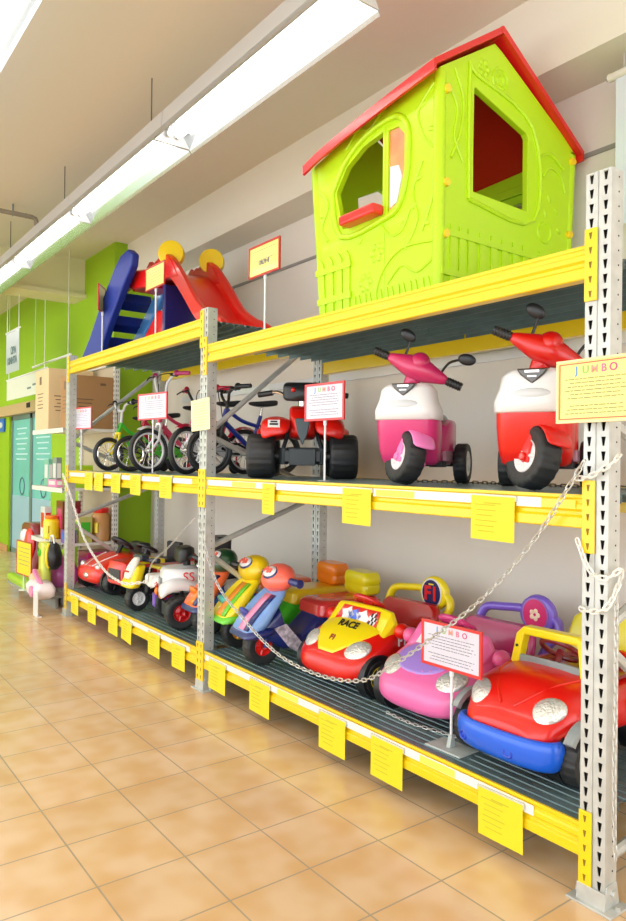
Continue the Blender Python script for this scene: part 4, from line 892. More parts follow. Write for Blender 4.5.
for s in (-1, 1):
    B.lens(s*0.170, 0.10, 0.40, 0.055, 0.018, skew=-1.0).build('headlight', CLEAR, t, auto=60)
    for y in (0.175, 0.72):
        wheel(t, (s*0.250, y, 0.105), (1, 0, 0), 0.105, 0.085, GREY, hubr=0.55, name='wheel')
        b = MB(); b.torus((s*0.265, y, 0.115), (1, 0, 0), 0.138, 0.022, n=20, m=8, a0=R(-12), a1=R(192), flat=1.3) if False else None
        rings = []
        for i in range(15):
            a = R(34+130*i/14); rr_ = 0.120
            rings.append([(s*(0.252), y-rr_*math.cos(a)*0.97, 0.115+rr_*math.sin(a)*0.97), (s*0.290, y-rr_*math.cos(a)*0.97, 0.115+rr_*math.sin(a)*0.97), (s*0.288, y-(rr_+0.016)*math.cos(a), 0.115+(rr_+0.016)*math.sin(a)), (s*0.268, y-(rr_+0.026)*math.cos(a), 0.115+(rr_+0.026)*math.sin(a)), (s*0.252, y-(rr_+0.024)*math.cos(a), 0.115+(rr_+0.022)*math.sin(a))])
        b = MB(); b.loft(rings); b.build('fender', plastic('fender_grey', (150, 158, 160), 0.4), t, auto=45)
        b = MB(); b.cyl((s*0.16, y, 0.112), (s*0.225, y, 0.112), 0.112, n=28); b.build('wheel_arch', BLACK, t)
# windscreen dash (grey) and yellow arch
b = MB(); b.loft([[(x, y, z+yy) for x, y, yy in ((-w_, 0.36, 0), (-w_*0.6, 0.325, 0.01), (0, 0.315, 0.018), (w_*0.6, 0.325, 0.01), (w_, 0.36, 0), (w_*0.9, 0.46, -0.03), (-w_*0.9, 0.46, -0.03))] for z, w_ in ((0.36, 0.205), (0.398, 0.195))]); b.build('dashboard', plastic('dash_grey', (140, 150, 150), 0.4), t, bevel=0.008)
b = MB(); pts = [(x_+0.010+0.0*x_, y_, z_) for x_, y_, z_ in [(-0.175, 0.345, 0.28), (-0.165, 0.35, 0.38), (-0.148, 0.36, 0.485), (-0.130, 0.363, 0.508), (0.128, 0.363, 0.508), (0.148, 0.36, 0.485), (0.165, 0.35, 0.38), (0.172, 0.345, 0.28)]]
rings = []
for i, p in enumerate(pts):
    d = (Vector(pts[min(i+1, 7)])-Vector(pts[max(i-1, 0)])).normalized(); nn = Vector((d.z, 0, -d.x)).normalized(); P = Vector(p)
    rings.append([P+nn*0.019+Vector((0, -0.028, 0)), P+nn*0.019+Vector((0, 0.028, 0)), P-nn*0.019+Vector((0, 0.028, 0)), P-nn*0.019+Vector((0, -0.028, 0))])
b.loft(rings); ar = b.build('windscreen_arch', YEL if False else TYEL, t, bevel=0.008, bseg=3)
b = MB()
b.cyl((-0.145, 0.328, 0.44), (-0.145, 0.322, 0.44), 0.006, n=8)
b.build('screw', DARK, ar)
b = MB(); b.loft([[(x, y+0.60, z) for x, y in rrect(0.40*q, 0.36*q, 0.08, 5)] for z, q in ((0.33, 1.0), (0.345, 1.0), (0.346, 0.88), (0.325, 0.84))]); b.build('seat', MAROON, t, auto=50)
b = MB(); b.torus((0.0, 0.44, 0.43), (0, 0.6, 0.8), 0.085, 0.012); b.tube([(0, 0.40, 0.37), (0, 0.44, 0.43)], 0.016); b.build('steering_wheel', MAROON, t)
b = MB(); b.loft([[(x, y+0.80+(z-0.3)*0.25, z) for x, y in rrect(w_, 0.07, 0.03, 4)] for z, w_ in ((0.30, 0.40), (0.42, 0.40), (0.50, 0.36), (0.545, 0.24))]); bk = b.build('backrest', plastic('backrest_yellow', (232, 216, 20)), t, auto=50)
b = MB(); b.cyl((0.09, 0.795, 0.36), (0.09, 0.765, 0.36), 0.035, n=18); b.build('red_knob', RED, bk)
b = MB()
for (y, z, r_) in ((0.52, 0.25, 0.022), (0.58, 0.27, 0.016)):
    for k in range(5): b.ell((0.268, y+r_*0.8*math.cos(k*1.257), z+r_*0.8*math.sin(k*1.257)), (0.004, r_*0.55, r_*0.55), n=8, m=6)
b.build('flower_sticker', TYEL, t)

# ------------------------------------------------------------------ pedal scooters with boxes
def pedal_scooter(label, loc, rz, shield, shield2, head, grips, tub, boxm, lid, back, hub, wheel_r=0.115, under=None, sticker=None, boxy=0.42):
    t = thing('pedal_scooter', label, 'toy scooter', loc, rz)
    wheel(t, (0, 0, wheel_r), (1, 0, 0), wheel_r, 0.085, hub, name='front_wheel', hubr=0.48, fat=True)
    b = MB()     # raked front shield
    rings = []
    for z, y, w_, d in ((0.215, -0.12, 0.11, 0.03), (0.225, -0.09, 0.145, 0.06), (0.30, -0.04, 0.15, 0.055), (0.39, 0.04, 0.135, 0.045), (0.45, 0.095, 0.11, 0.035), (0.47, 0.11, 0.08, 0.02)):
        rings.append([(x, y+yy, z) for x, yy in rrect(2*w_, 2*d, d*0.9, 4)])
    b.loft(rings); sh = b.build('front_shield', shield, t, sub=1)
    b = MB(); rings = []
    for z, y, w_, d in ((0.185, -0.13, 0.12, 0.035), (0.19, -0.10, 0.155, 0.07), (0.23, -0.07, 0.158, 0.075), (0.245, -0.06, 0.145, 0.06)):
        rings.append([(x, y+yy+0.02, z) for x, yy in rrect(2*w_, 2*d+0.04, d*0.8, 4)])
    b.loft(rings); b.build('shield_skirt', under or shield2, t, sub=1)
    for s in (-1, 1):
        b = MB(); b.tube([(s*0.055, 0, wheel_r), (s*0.055, 0.01, 0.22)], 0.016); b.build('fork_leg', tub, t)
    secs = ((0.235, -0.092, 0.055), (0.27, -0.068, 0.056), (0.30, -0.045, 0.055), (0.345, -0.005, 0.050), (0.39, 0.036, 0.045), (0.43, 0.075, 0.038))
    for xa_, xb_, sm in ((-0.005, 0.060, shield2), (0.066, 0.105, under or shield2)):
        b = MB(); b.loft([[(xa_+(xb_-xa_)*q, y_-d_-0.003+0.10*max(0, xa_+(xb_-xa_)*q-0.05), z_) for q in (0, 0.33, 0.67, 1)] for z_, y_, d_ in secs], caps=False, closed=False); b.build('shield_stripe', sm, t, solid=0.010)
    b = MB(); b.ell((-0.055, -0.085, 0.31), (0.055, 0.022, 0.045), (0.7, 0, 0)); b.build('shield_lens', sticker or shield2, t)
    b = MB(); b.cyl((0, 0.07, 0.42), (0, 0.09, 0.48), 0.035); rings = []
    for x, h_, d in ((-0.15, 0.02, 0.025), (-0.125, 0.055, 0.055), (-0.06, 0.085, 0.095), (0.06, 0.085, 0.095), (0.125, 0.055, 0.055), (0.15, 0.02, 0.025)):
        rings.append([(x, 0.11+d*math.cos(2*PI*i/16), 0.52+h_*math.sin(2*PI*i/16)+0.25*d*math.cos(2*PI*i/16)) for i in range(16)])
    b.loft(rings); hd = b.build('handlebar_head', head, t, sub=1)
    b = MB(); b.ell((0, 0.060, 0.552), (0.082, 0.050, 0.024), (0.8, 0, 0)); hb_ = b.build('head_badge', grips, hd)
    b = MB(); b.ell((0, 0.055, 0.558), (0.070, 0.042, 0.024), (0.8, 0, 0)); b.build('badge_face', WHITE, hd)
    b = MB()
    for bx, bz in ((-0.034, 0.0), (-0.010, 0.012), (0.014, -0.004), (0.036, 0.006)): b.box((bx, 0.039-abs(bx)*0.1+bz*0.5, 0.570+bz*0.6), (0.016, 0.012, 0.030), rot=(-0.75, 0, bx*8))
    b.build('badge_print', plastic('salmon', (244, 104, 84)), hd)
    for s in (-1, 1):
        b = MB(); b.cyl((s*0.14, 0.12, 0.515), (s*0.235, 0.135, 0.51), 0.022, n=12); b.torus((s*0.23, 0.135, 0.51), (1, 0, 0), 0.021, 0.006, n=12, m=6); b.build('grip', grips, hd)
    b = MB(); b.loft([[(x, y, z) for x, z in rrect(2*w_, h_, min(w_, h_)*0.4, 3, 0, zc)] for y, w_, h_, zc in ((-0.02, 0.10, 0.08, 0.22), (0.07, 0.125, 0.24, 0.235), (0.12, 0.125, 0.12, 0.16), (0.22, 0.125, 0.09, 0.13), (0.30, 0.13, 0.16, 0.17), (0.34, 0.13, 0.20, 0.19), (0.76, 0.13, 0.20, 0.19), (0.80, 0.12, 0.16, 0.19))]); b.build('tub', tub, t, auto=40)
    b = MB(); b.loft([[(x, y+0.57, z) for x, y in rrect(0.29*q, 0.46*q, 0.05, 4)] for z, q in ((0.22, 0.92), (0.28, 1.0))]); b.build('rear_box', boxm, t, auto=40)
    b = MB(); b.loft([[(x, y+0.57, z) for x, y in rrect(0.30*q, 0.47*q, 0.05, 4)] for z, q in ((0.275, 1.0), (0.285, 1.03), (0.345, 1.0), (0.365, 0.9), (0.37, 0.7))]); b.build('box_lid', lid, t, auto=40)
    if back:
        b = MB(); b.loft([[(x, y+0.74, z) for x, y in rrect(0.25*q, 0.14*q, 0.035, 4)] for z, q in ((0.37, 0.8), (0.385, 0.98), (0.42, 1.03), (0.438, 0.98), (0.442, 1.0), (0.47, 1.04), (0.505, 0.98), (0.52, 0.86))]); b.build('backrest', back, t, auto=40)
    for s in (-1, 1):
        wheel(t, (s*0.165, 0.62, 0.085), (1, 0, 0), 0.085, 0.06, hub, name='rear_wheel', fat=True)
    b = MB(); b.prism([(0.02, 0.24), (0.10, 0.26), (0.235, 0.11), (0.19, 0.075), (0.12, 0.12)], 'yz', 0.126, 0.132); b.build('side_sticker', mat('print_sticker', (200, 190, 205), rough=0.3, vary=0.5, vscale=40), t, smooth=False)
    return t
pedal_scooter('blue and pink toy scooter with salmon handlebar head and red wheel hub', (-3.69, 2.37, ZB), R(-6), plastic('baby_blue', (120, 160, 220)), plastic('pale_pink', (240, 150, 190)), plastic('salmon', (244, 104, 84)), NAVY, NAVY, NAVY, mat('clear_red_lid', (222, 60, 60), rough=0.2, coat=0.5), plastic('backrest_yellow', (232, 216, 20)), RED, under=NAVY, sticker=plastic('indigo', (60, 70, 160)))
pedal_scooter('green and yellow toy scooter with gold wheel hub, next to middle rack post', (-4.12, 2.46, ZB), R(-6), TYEL, plastic('bright_orange', (250, 150, 40)), plastic('head_yellow', (250, 210, 20)), NAVY, GREEN, GREEN, plastic('lid_yellow', (238, 196, 20)), ORANGE, mat('gold_hub', (230, 170, 40), rough=0.3, metal=0.4), under=plastic('apple_green', (110, 210, 50)), sticker=plastic('teal', (90, 200, 190)))
pedal_scooter('orange and blue toy trike with green handlebar directly behind the middle post', (-4.53, 2.46, ZB), R(-4), plastic('coral', (244, 110, 60)), ORANGE, plastic('dark_green', (30, 70, 40)), BLACK, BLUE, BLUE, plastic('coral', (244, 110, 60)), None, BLACK, under=NAVY)

# ------------------------------------------------------------------ left bay bottom shelf: motorbike, tractor, red car
t = thing('toy_motorbike', 'yellow-nosed toy motorbike with cream front plate between tractor and white quad', 'toy motorbike', (-5.60, 2.38, ZB), R(4))
wheel(t, (0, 0, 0.10), (1, 0, 0), 0.10, 0.08, WHITE, name='front_wheel', fat=True)
for s in (-1, 1): wheel(t, (s*0.15, 0.45, 0.09), (1, 0, 0), 0.09, 0.07, WHITE, name='rear_wheel', fat=True)
b = MB(); b.loft([[(x, y+yy, z) for x, yy in rrect(2*w_, 0.09, 0.035, 4)] for z, y, w_ in ((0.19, -0.07, 0.10), (0.22, -0.06, 0.12), (0.29, -0.03, 0.10), (0.36, 0.0, 0.085), (0.38, 0.01, 0.06))]); b.build('front_cowl', TYEL, t, sub=1)
b = MB(); b.loft([[(x, y+yy, z) for x, yy in rrect(2*w_, 0.05, 0.022, 4)] for z, y, w_ in ((0.26, -0.085, 0.04), (0.30, -0.075, 0.06), (0.36, -0.05, 0.06), (0.42, -0.01, 0.045), (0.44, 0.0, 0.02))]); b.build('front_plate', mat('cream_plate', (246, 240, 226), rough=0.4), t, sub=1)
b = MB(); b.box((0.0, -0.098, 0.33), (0.07, 0.012, 0.014), rot=(-0.5, 0, 0)); b.build('plate_stripe', RED, t, bevel=0.003)
b = MB(); b.box((0, 0.28, 0.20), (0.18, 0.50, 0.14)); b.build('body', BLACK, t, bevel=0.03, bseg=3)
b = MB(); b.box((0, 0.34, 0.31), (0.20, 0.24, 0.10)); b.build('tank', RED, t, bevel=0.03, bseg=3)
b = MB(); b.box((0.0, 0.16, 0.40), (0.17, 0.10, 0.035)); b.box((0.0, 0.2, 0.34), (0.17, 0.08, 0.03)); b.build('yellow_trim', TYEL, t, bevel=0.01)
b = MB(); b.tube([(-0.19, 0.08, 0.42), (0, 0.05, 0.41), (0.19, 0.08, 0.42)], 0.015)
for s in (-1, 1): b.cyl((s*0.12, 0.062, 0.417), (s*0.20, 0.085, 0.42), 0.022)
b.box((0, 0.04, 0.43), (0.12, 0.06, 0.05))
b.build('handlebar', plastic('blue_black', (44, 48, 66), 0.35), t)
t = thing('toy_tractor', 'red toy tractor with black steering wheel and large black wheels', 'toy tractor', (-6.16, 2.46, ZB), R(8))
for s in (-1, 1):
    wheel(t, (s*0.21, 0.05, 0.10), (1, 0, 0), 0.10, 0.09, BLACK, name='front_wheel', fat=True); wheel(t, (s*0.22, 0.50, 0.12), (1, 0, 0), 0.12, 0.10, BLACK, name='rear_wheel', fat=True)
b = MB(); b.loft([[(x, y, z) for x, z in rrect(2*w_, z1-z0, 0.04, 4, 0, (z0+z1)/2)] for y, w_, z0, z1 in ((-0.06, 0.13, 0.14, 0.28), (-0.03, 0.15, 0.12, 0.33), (0.25, 0.15, 0.12, 0.36), (0.28, 0.14, 0.12, 0.28), (0.6, 0.14, 0.12, 0.27))]); b.build('body', RED, t, auto=40)
b = MB(); b.box((0.151, 0.10, 0.24), (0.006, 0.26, 0.08)); b.box((0, -0.062, 0.22), (0.20, 0.01, 0.10)); b.build('side_grille', BLACK, t, bevel=0.002)
b = MB(); b.box((0.152, 0.10, 0.32), (0.008, 0.20, 0.022)); b.build('side_stripe', TYEL, t)
for s in (-1, 1):
    b = MB(); b.box((s*0.2, 0.50, 0.27), (0.15, 0.32, 0.03)); b.build('rear_fender', RED, t, bevel=0.012)
b = MB(); b.torus((0, 0.27, 0.43), (0, 0.45, 0.9), 0.09, 0.015); b.cyl((0, 0.24, 0.34), (0, 0.27, 0.43), 0.018); b.box((0, 0.27, 0.43), (0.15, 0.03, 0.02)); b.build('steering_wheel', BLACK, t)
b = MB(); b.box((0, 0.46, 0.30), (0.22, 0.20, 0.05)); b.box((0, 0.57, 0.38), (0.22, 0.05, 0.18)); b.build('seat', BLACK, t, bevel=0.015)
t = thing('pedal_car', 'red toy pedal car with dark steering wheel at far end of bottom shelf', 'toy car', (-6.72, 2.34, ZB), R(4)); t.scale = (1.15, 1.0, 1.12)
B = Body([(0.0, 0.15, 0.10, 0.17, 3), (0.02, 0.20, 0.07, 0.20, 3.5), (0.12, 0.225, 0.06, 0.25, 3.5), (0.30, 0.23, 0.07, 0.30, 3.5), (0.55, 0.22, 0.08, 0.28, 3.5), (0.70, 0.16, 0.12, 0.24, 3)])
B.mesh().build('body', plastic('car_red', (232, 36, 16)), t, auto=60)
for (y, s) in ((0.14, -1), (0.14, 1), (0.55, -1), (0.55, 1)):
    wheel(t, (s*0.215, y, 0.09), (1, 0, 0), 0.09, 0.07, BLACK); b = MB(); b.cyl((s*0.18, y, 0.095), (s*0.236, y, 0.095), 0.108); b.build('wheel_arch', BLACK, t)
for s in (-1, 1):
    b = MB(); b.ell(B.on(s*0.15, 0.05, -0.003), (0.035, 0.03, 0.025)); b.build('headlight', CLEAR, t)
    b = MB(); b.tube([B.on(s*x, y, 0.002) for x, y in ((0.06, 0.03), (0.09, 0.14), (0.11, 0.26))], 0.006); b.build('white_stripe', WHITE, t)
b = MB(); b.ell((0, 0.0, 0.13), (0.045, 0.012, 0.025)); b.build('front_badge', SILVER, t)
b = MB(); b.torus((0.02, 0.36, 0.38), (0, 0.5, 0.87), 0.095, 0.018); b.cyl((0.02, 0.3, 0.28), (0.02, 0.36, 0.38), 0.02); b.box((0.02, 0.36, 0.38), (0.16, 0.04, 0.02)); b.build('steering_wheel', BLACK, t)
b = MB(); b.box((0, 0.56, 0.31), (0.26, 0.10, 0.14)); b.build('seat', BLACK, t, bevel=0.03, bseg=3)

# ------------------------------------------------------------------ signs on poles
LOGO = [('J', (90, 150, 215)), ('U', (150, 205, 110)), ('M', (245, 165, 140)), ('B', (245, 120, 150)), ('O', (205, 90, 130))]
def sheet(parent, w_, h_, z, y, framem, paperm, lines=7, logo=True, ink=INK, price=None, fr=0.013):
    b = MB()
    for (cx_, cz, sx, sz) in ((0, z+h_/2-fr/2, w_, fr), (0, z-h_/2+fr/2, w_, fr), (-w_/2+fr/2, z, fr, h_-2*fr), (w_/2-fr/2, z, fr, h_-2*fr)): b.box((cx_, y, cz), (sx, 0.012, sz))
    b.build('sign_frame', framem, parent, smooth=False, bevel=0.002)
    b = MB(); b.box((0, y, z), (w_-2*fr+0.001, 0.004, h_-2*fr+0.001)); p = b.build('paper', paperm, parent, smooth=False)
    if logo:
        for k, (ch, c) in enumerate(LOGO): text(p, 'logo_letter', ch, ((k-2)*w_*0.115, y-0.0035, z+h_*0.32), h_*0.17, mat('logo_%s' % ch, c, rough=0.5), bold=0.0006, ext=0.0005)
    if lines:
        b = MB(); top = z+h_*(0.19 if logo else 0.30); st = h_*0.60/max(lines, 1)
        for i in range(lines):
            if i == lines//2+1 and lines > 7: continue
            x = -w_*(0.38-0.06*((i*5) % 3)/2); end = -x; zz = top-i*st
            while x < end:
                l = random.uniform(0.008, 0.028); b.box((x+l/2, y-0.0026, zz), (min(l, end-x), 0.001, h_*0.013)); x += l+0.004
        b.build('printed_lines', ink, p, smooth=False)
    if price: text(p, 'price_lettering', price, (0, y-0.0035, z-h_*0.10), h_*0.17, INK, bold=0.0015, ext=0.0005)
def pole_sign(label, x, y, z, top, w_, h_, rz, base='round', group='signs on thin white poles', framem=None, paperm=None, rzp=0.0, tiltb=False, **kw):
    t = thing('pole_sign', label, 'sign', (x, y, z), rz, group)
    b = MB(); b.cyl((0, 0.008, 0.005), (0, 0.008, top-h_/2), 0.006, n=10); b.cyl((0, 0.008, top-h_*0.62), (0, 0.008, top-h_*0.48), 0.010, n=10); b.build('pole', WHITE, t)
    b = MB()
    if base == 'plate': b.loft([[(-0.10, -0.055, 0), (0.10, -0.055, 0), (0.10, 0.075, 0), (-0.10, 0.075, 0)], [(-0.095, -0.05, 0.006), (0.095, -0.05, 0.006), (0.095, 0.07, 0.006), (-0.095, 0.07, 0.006)]]); b.prism([(-0.012, 0.006), (0.028, 0.006), (0.014, 0.06), (0.002, 0.06)], 'yz', -0.010, 0.010)
    else: b.cyl((0, 0.008, 0), (0, 0.008, 0.005), 0.035, n=20)
    b.build('base_plate', mat('pale_grey_base', (176, 184, 180), rough=0.4), t, bevel=0.001)
    sheet(t, w_, h_, top, 0.0, framem or plastic('frame_red', (222, 44, 40)), paperm or PAPERW, **kw)
    return t
FRR = plastic('frame_dark_red', (190, 40, 30))
pole_sign('red-framed white info sign on pole between the pink and red toy cars', -2.135, 2.345, ZB, 0.435, 0.335, 0.20, R(2), base='plate', group=None, lines=9)
pole_sign('red-framed white info sign on pole in front of the red quad', -3.075, 2.36, ZM, 0.43, 0.32, 0.205, R(4), lines=9)
pole_sign('red-framed white info sign on pole in front of the pink bicycle', -5.30, 2.36, ZM, 0.53, 0.42, 0.21, R(8), lines=8)
pole_sign('red-framed white info sign on pole, far left end of middle shelf', -7.0+0.15, 2.32, ZM, 0.50, 0.38, 0.21, R(12), lines=8)
pole_sign('yellow price sign with dark red frame on pole beside the playhouse', -3.63, 2.32, ZR, 0.455, 0.34, 0.195, 0, framem=FRR, paperm=PAPERC, lines=2, logo=False, price='170.79 €')
pole_sign('yellow sign with dark red frame on pole in front of red slide', -5.19, 2.32, ZL, 0.48, 0.35, 0.185, 0, framem=FRR, paperm=PAPERC, lines=5, logo=False)
pole_sign('edge-on yellow sign on pole in front of the blue ladder side', -6.39, 2.34, ZL, 0.52, 0.22, 0.24, R(-36), framem=FRR, paperm=PAPERC, lines=4, logo=False)
# sheets fixed on the posts
t = thing('notice_sheet', 'cream notice with coloured letters and orange border on near rack post', 'notice', (-1.345, Y0-0.075, 1.745), R(-3))
sheet(t, 0.30, 0.215, 0, 0, mat('pale_border', (250, 226, 170), rough=0.4), PAPERC, lines=10, ink=INKG, fr=0.009)
b = MB()
for (cx_, cz, sx, sz) in ((0, 0.093, 0.275, 0.004), (0, -0.093, 0.275, 0.004), (-0.136, 0, 0.004, 0.186), (0.136, 0, 0.004, 0.186)): b.box((cx_, -0.003, cz), (sx, 0.001, sz))
b.build('orange_border', plastic('border_orange', (226, 96, 40)), t, smooth=False)
b = MB(); b.box((0, 0.035, 0.07), (0.05, 0.07, 0.01)); b.build('hook', GALV, t, smooth=False)
t = thing('notice_sheet', 'plain cream notice sheet taped to the middle rack post', 'notice', (-4.215, Y0-0.018, 1.80), R(4)); t.rotation_euler = (0, R(-3), R(4))
b = MB(); b.box((0, 0, 0), (0.225, 0.002, 0.205)); p = b.build('paper', mat('cream_sheet', (250, 240, 180), rough=0.6), t, smooth=False)
b = MB()
for i in range(9): b.box((0, -0.0015, 0.075-0.018*i), (0.16-0.02*(i % 3), 0.001, 0.003))
b.build('printed_lines', mat('pale_ink', (206, 190, 120)), p, smooth=False)
b = MB(); b.box((0, 0.009, 0.08), (0.05, 0.018, 0.02)); b.build('tape', WHITE, t, smooth=False)
# yellow price sheets on the beams
def tag_sheet(x, zt, w_, h_, label, tilt=0.0):
    t = thing('price_tag', label, 'price tag', (x, Y0-0.012, zt), group='yellow price sheets hanging on the beams'); t.rotation_euler = (0, tilt, 0)
    b = MB(); b.box((0, 0, -h_/2), (w_, 0.0015, h_)); p = b.build('paper', PAPERY, t, smooth=False)
    b = MB(); b.box((0, 0.003, -0.004), (w_+0.01, 0.005, 0.022)); b.build('clip_strip', mat('clear_strip', (205, 205, 190), rough=0.25), t, smooth=False)
    b = MB()
    for i in range(6): b.box((-w_*0.18+0.008*(i % 2), -0.0012, -0.035-h_*0.12*i), (w_*(0.5-0.06*(i % 3)), 0.0006, 0.004))
    b.box((w_*0.0, -0.0012, -h_*0.16), (w_*0.4, 0.0006, 0.005))
    b.build('printed_lines', INKY, p, smooth=False)
    return t
mids = [(-3.40, 'below the red quad'), (-2.63, 'left of the pink ride-on scooter'), (-1.815, 'below the red ride-on scooter')]
for (x, n), w_ in zip(mids, (0.125, 0.21, 0.21)): tag_sheet(x, ZM-0.022, w_, 0.172, 'yellow price sheet on right bay middle beam '+n, R(0.5))
for x, n in ((-6.33, 'far left one'), (-6.08, 'second from the far post'), (-5.69, 'third from the far post'), (-5.285, 'fourth from the far post'), (-4.745, 'nearest the middle post')):
    tag_sheet(x, ZM-0.01, 0.20, 0.155, 'yellow price sheet on left bay middle beam below the bicycles, '+n, R(random.uniform(-1, 1)))
for x, n in ((-3.965, 'right beside the middle post'), (-3.47, 'below the blue and pink scooter'), (-2.80, 'below the racing car'), (-2.40, 'below the pink car'), (-1.765, 'below the red car, nearest')):
    tag_sheet(x, ZB-0.030, 0.21, 0.182, 'yellow price sheet on right bay bottom beam '+n, R(random.uniform(-1, 1)))
for x, n in ((-6.66, 'beside the far post'), (-6.21, 'second from the far post'), (-5.71, 'third from the far post'), (-5.42, 'tilted, below the motorbike'), (-4.91, 'below the white quad'), (-4.51, 'nearest the middle post')):
    tag_sheet(x, ZB-0.035, 0.20, 0.165, 'yellow price sheet on left bay bottom beam, '+n, R(5 if 'tilted' in n else random.uniform(-1.5, 1.5)))

# ------------------------------------------------------------------ chains
def chain(label, pts, m=CHAINM, link=0.030, wire=0.0024, wd=0.012, cat='chain'):
    P = [Vector(p) for p in spline(pts, 24)]; d = [0]
    for i in range(1, len(P)): d.append(d[-1]+(P[i]-P[i-1]).length)
    def at(s):
        for i in range(1, len(P)):
            if d[i] >= s: t_ = (s-d[i-1])/max(d[i]-d[i-1], 1e-9); return P[i-1].lerp(P[i], t_)
        return P[-1]
    step = link-2.2*wire; n = int(d[-1]/step); b = MB()
    for k in range(n):
        a, c = at(k*step), at((k+1)*step)
        dr = (c-a).normalized(); mid = (a+c)/2
        x, y, _ = basis(dr); sd = (x if k % 2 else y)
        hl_ = link/2-wd/2; pts_ = []
        for i in range(12):
            an = 2*PI*i/12; cc, ss = math.cos(an), math.sin(an)
            pts_.append(mid+dr*(wd/2*cc+(hl_ if cc > 0 else -hl_))+sd*(wd/2*ss))
        nrm = dr.cross(sd); rings = []
        for i in range(12):
            rad = (pts_[i]-mid); tg = (pts_[(i+1) % 12]-pts_[i-1]).normalized(); ot = tg.cross(nrm)
            rings.append([pts_[i]+ot*(wire*math.cos(2*PI*j/5))+nrm*(wire*math.sin(2*PI*j/5)) for j in range(5)])
        rings.append(rings[0]); b.loft(rings, False)
    return tag(b.build('chain', m), label, cat)
YC = Y0-0.045
chain('zinc chain sagging in front of the right bay bottom shelf', [(-4.17, YC, 1.12), (-3.94, YC, 0.76), (-3.58, YC, 0.57), (-3.22, YC, 0.45), (-2.86, YC, 0.43), (-2.55, YC, 0.48), (-2.35, YC, 0.59), (-2.11, YC, 0.76), (-1.84, YC, 0.97), (-1.61, YC, 1.21), (-1.44, YC, 1.45), (-1.39, YC, 1.53)], link=0.036, wire=0.0028, wd=0.016)
chain('white plastic chain sagging in front of the left bay bottom shelf', [(-6.95, YC, 1.36), (-6.67, YC, 1.12), (-6.31, YC, 0.79), (-5.86, YC, 0.59), (-5.49, YC, 0.53), (-5.34, YC+0.03, 0.535), (-5.22, YC+0.12, 0.56)], CHAINP, link=0.04, wire=0.004, wd=0.018)
chain('thin grey chain sloping up to the middle post above the white quad', [(-5.22, YC+0.12, 0.56), (-4.95, YC+0.03, 0.74), (-4.6, YC, 0.90), (-4.22, YC, 1.13)], link=0.03, wire=0.002, wd=0.011)
chain('white chain looped twice around the near rack post', [(-1.445, YC+0.03, 1.24), (-1.39, YC+0.02, 1.14), (-1.33, YC+0.02, 1.12), (-1.300, Y0+0.01, 1.15), (-1.325, Y0+0.06, 1.13), (-1.318, Y0+0.02, 1.08), (-1.33, YC+0.02, 1.02), (-1.40, YC+0.02, 1.00), (-1.45, YC+0.04, 1.01)], CHAINP, link=0.034, wire=0.0035, wd=0.015)
chain('short pale chain crossing the near post above the middle beam connector', [(-1.445, YC+0.02, 1.45), (-1.40, YC+0.02, 1.455), (-1.35, YC+0.02, 1.48), (-1.31, YC+0.03, 1.51), (-1.325, Y0+0.05, 1.54)], CHAINP, link=0.034, wire=0.0035, wd=0.015)
chain('thin zinc chain hanging straight down beside the near post', [(-1.320, Y0+0.022, 1.06), (-1.318, Y0+0.022, 0.7), (-1.320, Y0+0.02, 0.5), (-1.316, Y0+0.02, 0.27), (-1.310, Y0+0.02, 0.17)], link=0.030, wire=0.0022, wd=0.012)
chain('dark zinc chain lying on the deck behind the pink ride-on scooter', [(-3.05, 2.95, ZM+0.005), (-2.88, 2.80, ZM+0.005), (-2.70, 2.86, ZM+0.005), (-2.48, 2.97, ZM+0.005), (-2.15, 2.93, ZM+0.005), (-1.7, 2.98, ZM+0.005)], mat('dull_chain', (120, 112, 100), rough=0.5, metal=0.6), link=0.034, wire=0.003, wd=0.015)
chain('zinc chain lying on the deck in front of the pink ride-on car', [(-2.62, 2.42, ZB+0.004), (-2.45, 2.41, ZB+0.004), (-2.30, 2.44, ZB+0.004), (-2.20, 2.46, ZB+0.004), (-2.06, 2.50, ZB+0.004)], link=0.030, wire=0.0024, wd=0.013)

# ------------------------------------------------------------------ gondola shelves with boxes at the far left
GX0, GX1, GY0, GY1 = -8.62, -7.50, 2.36, 2.96
GM = mat('white_gondola_steel', (232, 230, 222), rough=0.35)
t = thing('gondola_shelf', 'white steel gondola shelving with perforated posts beyond the far rack frame', 'shelving', ((GX0+GX1)/2, (GY0+GY1)/2, 0))
gw, gd = GX1-GX0, GY1-GY0
for x in (-gw/2+0.02, gw/2-0.02):
    b = MB(); b.box((x, gd/2-0.03, 1.285), (0.04, 0.06, 2.57)); b.box((x, 0, 0.05), (0.04, gd, 0.10)); p = b.build('post', GM, t, smooth=False)
    b = MB()
    for k in range(48):
        for q in (0.010, -0.010): b.box((x+0.0205, gd/2-0.03+q, 0.15+0.05*k), (0.001, 0.006, 0.025)); b.box((x+q, gd/2-0.0605, 0.15+0.05*k), (0.006, 0.001, 0.025))
    b.build('post_holes', mat('hole_grey', (90, 88, 80)), p, smooth=False)
b = MB(); b.box((0, gd/2-0.012, 1.30), (gw-0.08, 0.02, 2.5)); b.build('back_panel', mat('gondola_back', (206, 190, 160), rough=0.6), t, smooth=False)
b = MB(); b.box((0, gd/2-0.03, 2.55), (gw, 0.06, 0.04)); b.build('top_rail', GM, t, smooth=False)
GZ = (0.15, 0.62, 1.20, 1.83)
for z in GZ:
    b = MB(); b.box((0, -0.02, z-0.015), (gw-0.02, gd-0.04, 0.03)); b.box((0, -gd/2+0.005, z-0.025), (gw-0.02, 0.02, 0.05)); b.build('shelf_board', GM, t, smooth=False, bevel=0.002)
